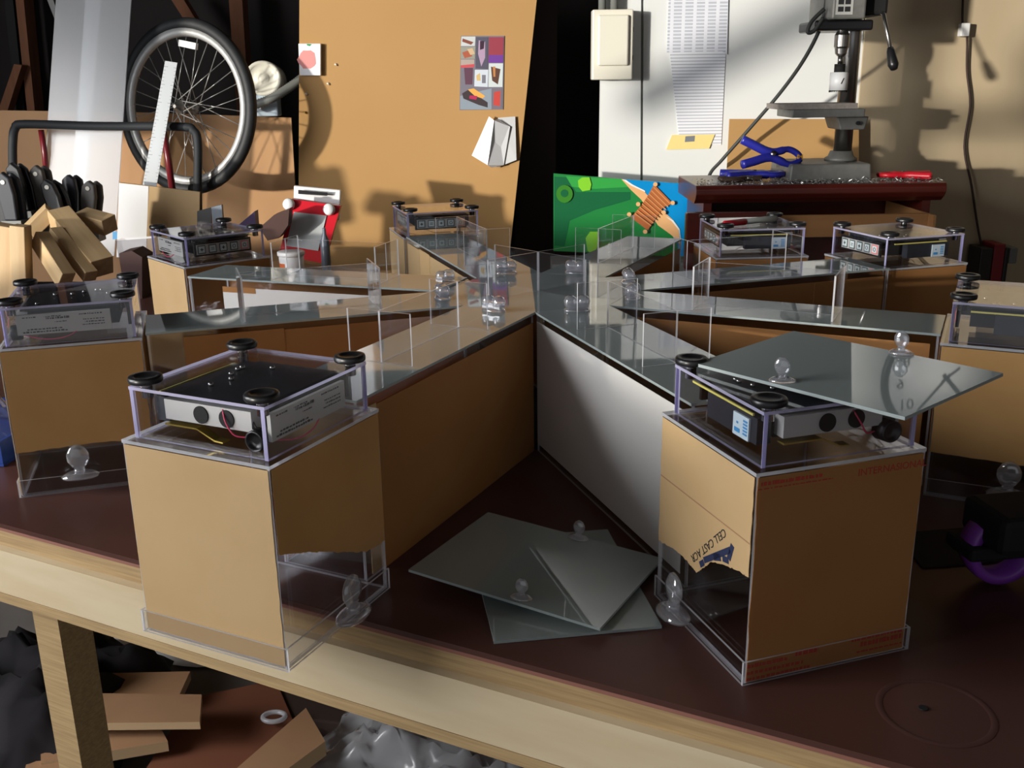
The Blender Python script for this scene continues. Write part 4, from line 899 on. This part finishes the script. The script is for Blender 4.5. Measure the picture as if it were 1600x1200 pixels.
# tape gun at the right
tg = thing('tape_gun', 'black tape gun with a purple roll lying at the right border', 'tape gun', (0, 0, 0))
tc_ = W(1562, 852, Z=.044); tm = basis(tc_, (1, .15, 0), (0, 0, 1))
tz = tc_.z
MB().lathe([(.030, -.012), (.040, -.012), (.041, 0), (.040, .012), (.030, .012), (.030, -.012)], 40, tm, cap=False).build('roll', PURPLE, tg)
bevel(MB().box(-.045, .12, -.008, .008, -.030, .020, 0, tm).build('body', BLACKM, tg), .004)
bevel(MB().box(-.03, .12, .0085, .05, -.03, .045, 0, tm).build('guard', BLACKM, tg), .008)
bevel(MB().prism([tm @ Vector(p) for p in ((-.06, -tz + .002, -.04), (.14, -tz + .002, -.04), (.14, -.045, -.04), (.05, -.047, -.04))], (0, .09, 0)).build('foot', BLACKM, tg), .004)

# ------------------------------------------------------------------ under the bench
def floor_board(label, pts, z, th, m=MDF, em=MDFE, name='timber_offcut', cat='timber offcut'):
    P = [W(a, b, Z=z) for a, b in pts]
    return tag(MB().prism(P, (0, 0, -th), 0, 1).build(name, [m, em]), label, cat, 'timber offcuts under the bench')
floor_board('brown offcut with pale front edge, uppermost under the bench', [(150, 1083), (315, 1085), (312, 1128), (131, 1130)], -.62, .016)
floor_board('brown offcut lowest at left under the bench', [(62, 1134), (248, 1132), (262, 1158), (64, 1192)], -.66, .022)
floor_board('dark offcut furthest back under the bench', [(150, 1052), (297, 1049), (280, 1086), (158, 1086)], -.655, .02)
floor_board('slanted offcut at right in the pile under the bench', [(478, 1106), (508, 1158), (390, 1245), (330, 1235)], -.60, .03)
floor_board('pale offcut corner at the lower left border under the bench', [(42, 1190), (110, 1186), (120, 1235), (30, 1235)], -.665, .02)
tag(MB().prism([W(a, b, Z=-.70) for a, b in ((300, 1090), (430, 1062), (460, 1130), (520, 1260), (190, 1260))], (0, 0, -.004), 0).build('brown_cardboard', mat('red_brown_card', lin(120, 70, 46), .8)), 'red brown cardboard sheet under the offcuts', 'cardboard')
tag(bevel(MB().box(-.62, .12, .10, .42, FZ + .002, -.705, 0, Matrix.Rotation(-.2, 4, 'Z')).build('low_crate', mat('dark_crate', lin(54, 38, 30), .9)), .004), 'low dark crate carrying the offcuts under the bench', 'crate')
ck_ = thing('clear_buckle', 'small clear plastic loop lying by the slanted offcut', 'plastic loop', (0, 0, 0))
bc = W(428, 1120, Z=-.68); MB().tube([bc + Vector((.022 * math.cos(a), .016 * math.sin(a), .0)) for a in [2 * PI * k / 20 for k in range(20)]], .005, 8, closed=True).build('loop', EDGE, ck_)
tag(crumple('plastic_bag', Matrix.Translation(W(690, 1205, Z=-.70)) @ Matrix.Rotation(-.4, 4, 'Z'), .5, .40, .15, sheet_mat('bag_film', (.85, .85, .88, 1), (.86, .87, .9, 1), .55, .25, 1.3), 8, n=40, sc=9), 'crumpled clear plastic bag under the bench', 'plastic bag')
tag(crumple('white_sheet', Matrix.Translation(W(400, 985, Z=-.795)) @ Matrix.Rotation(-.2, 4, 'Z'), .75, .36, .04, mat('grey_white_cloth', lin(232, 230, 228), .9), 12), 'pale grey dust sheet behind the pile under the bench', 'dust sheet')
bg = thing('black_bag', 'dark bag at the lower left border under the bench', 'bag', (0, 0, 0))
b_ = crumple('body', Matrix.Translation(W(-10, 1080, Z=-.55)) @ Matrix.Translation((-.05, .15, -.2)), .50, .5, .30, mat('dark_nylon', lin(26, 22, 26), .9), 21, bg)
for i, (x, y0_, y1_) in enumerate(((150, 985, 1085), (180, 985, 1065))):
    p, q = W(x - 22, y0_, Y=.55), W(x + 26, y1_, Y=.55)
    tag(MB().box(p.x, q.x, .55, .60, FZ, p.z + .05).build('dark_board', mat('dark_plank_%d' % i, lin(44, 30, 28), .8)), ['dark board standing behind the bench leg', 'dark board beside the one behind the bench leg'][i], 'board', 'dark boards under the bench') if i == 0 else None
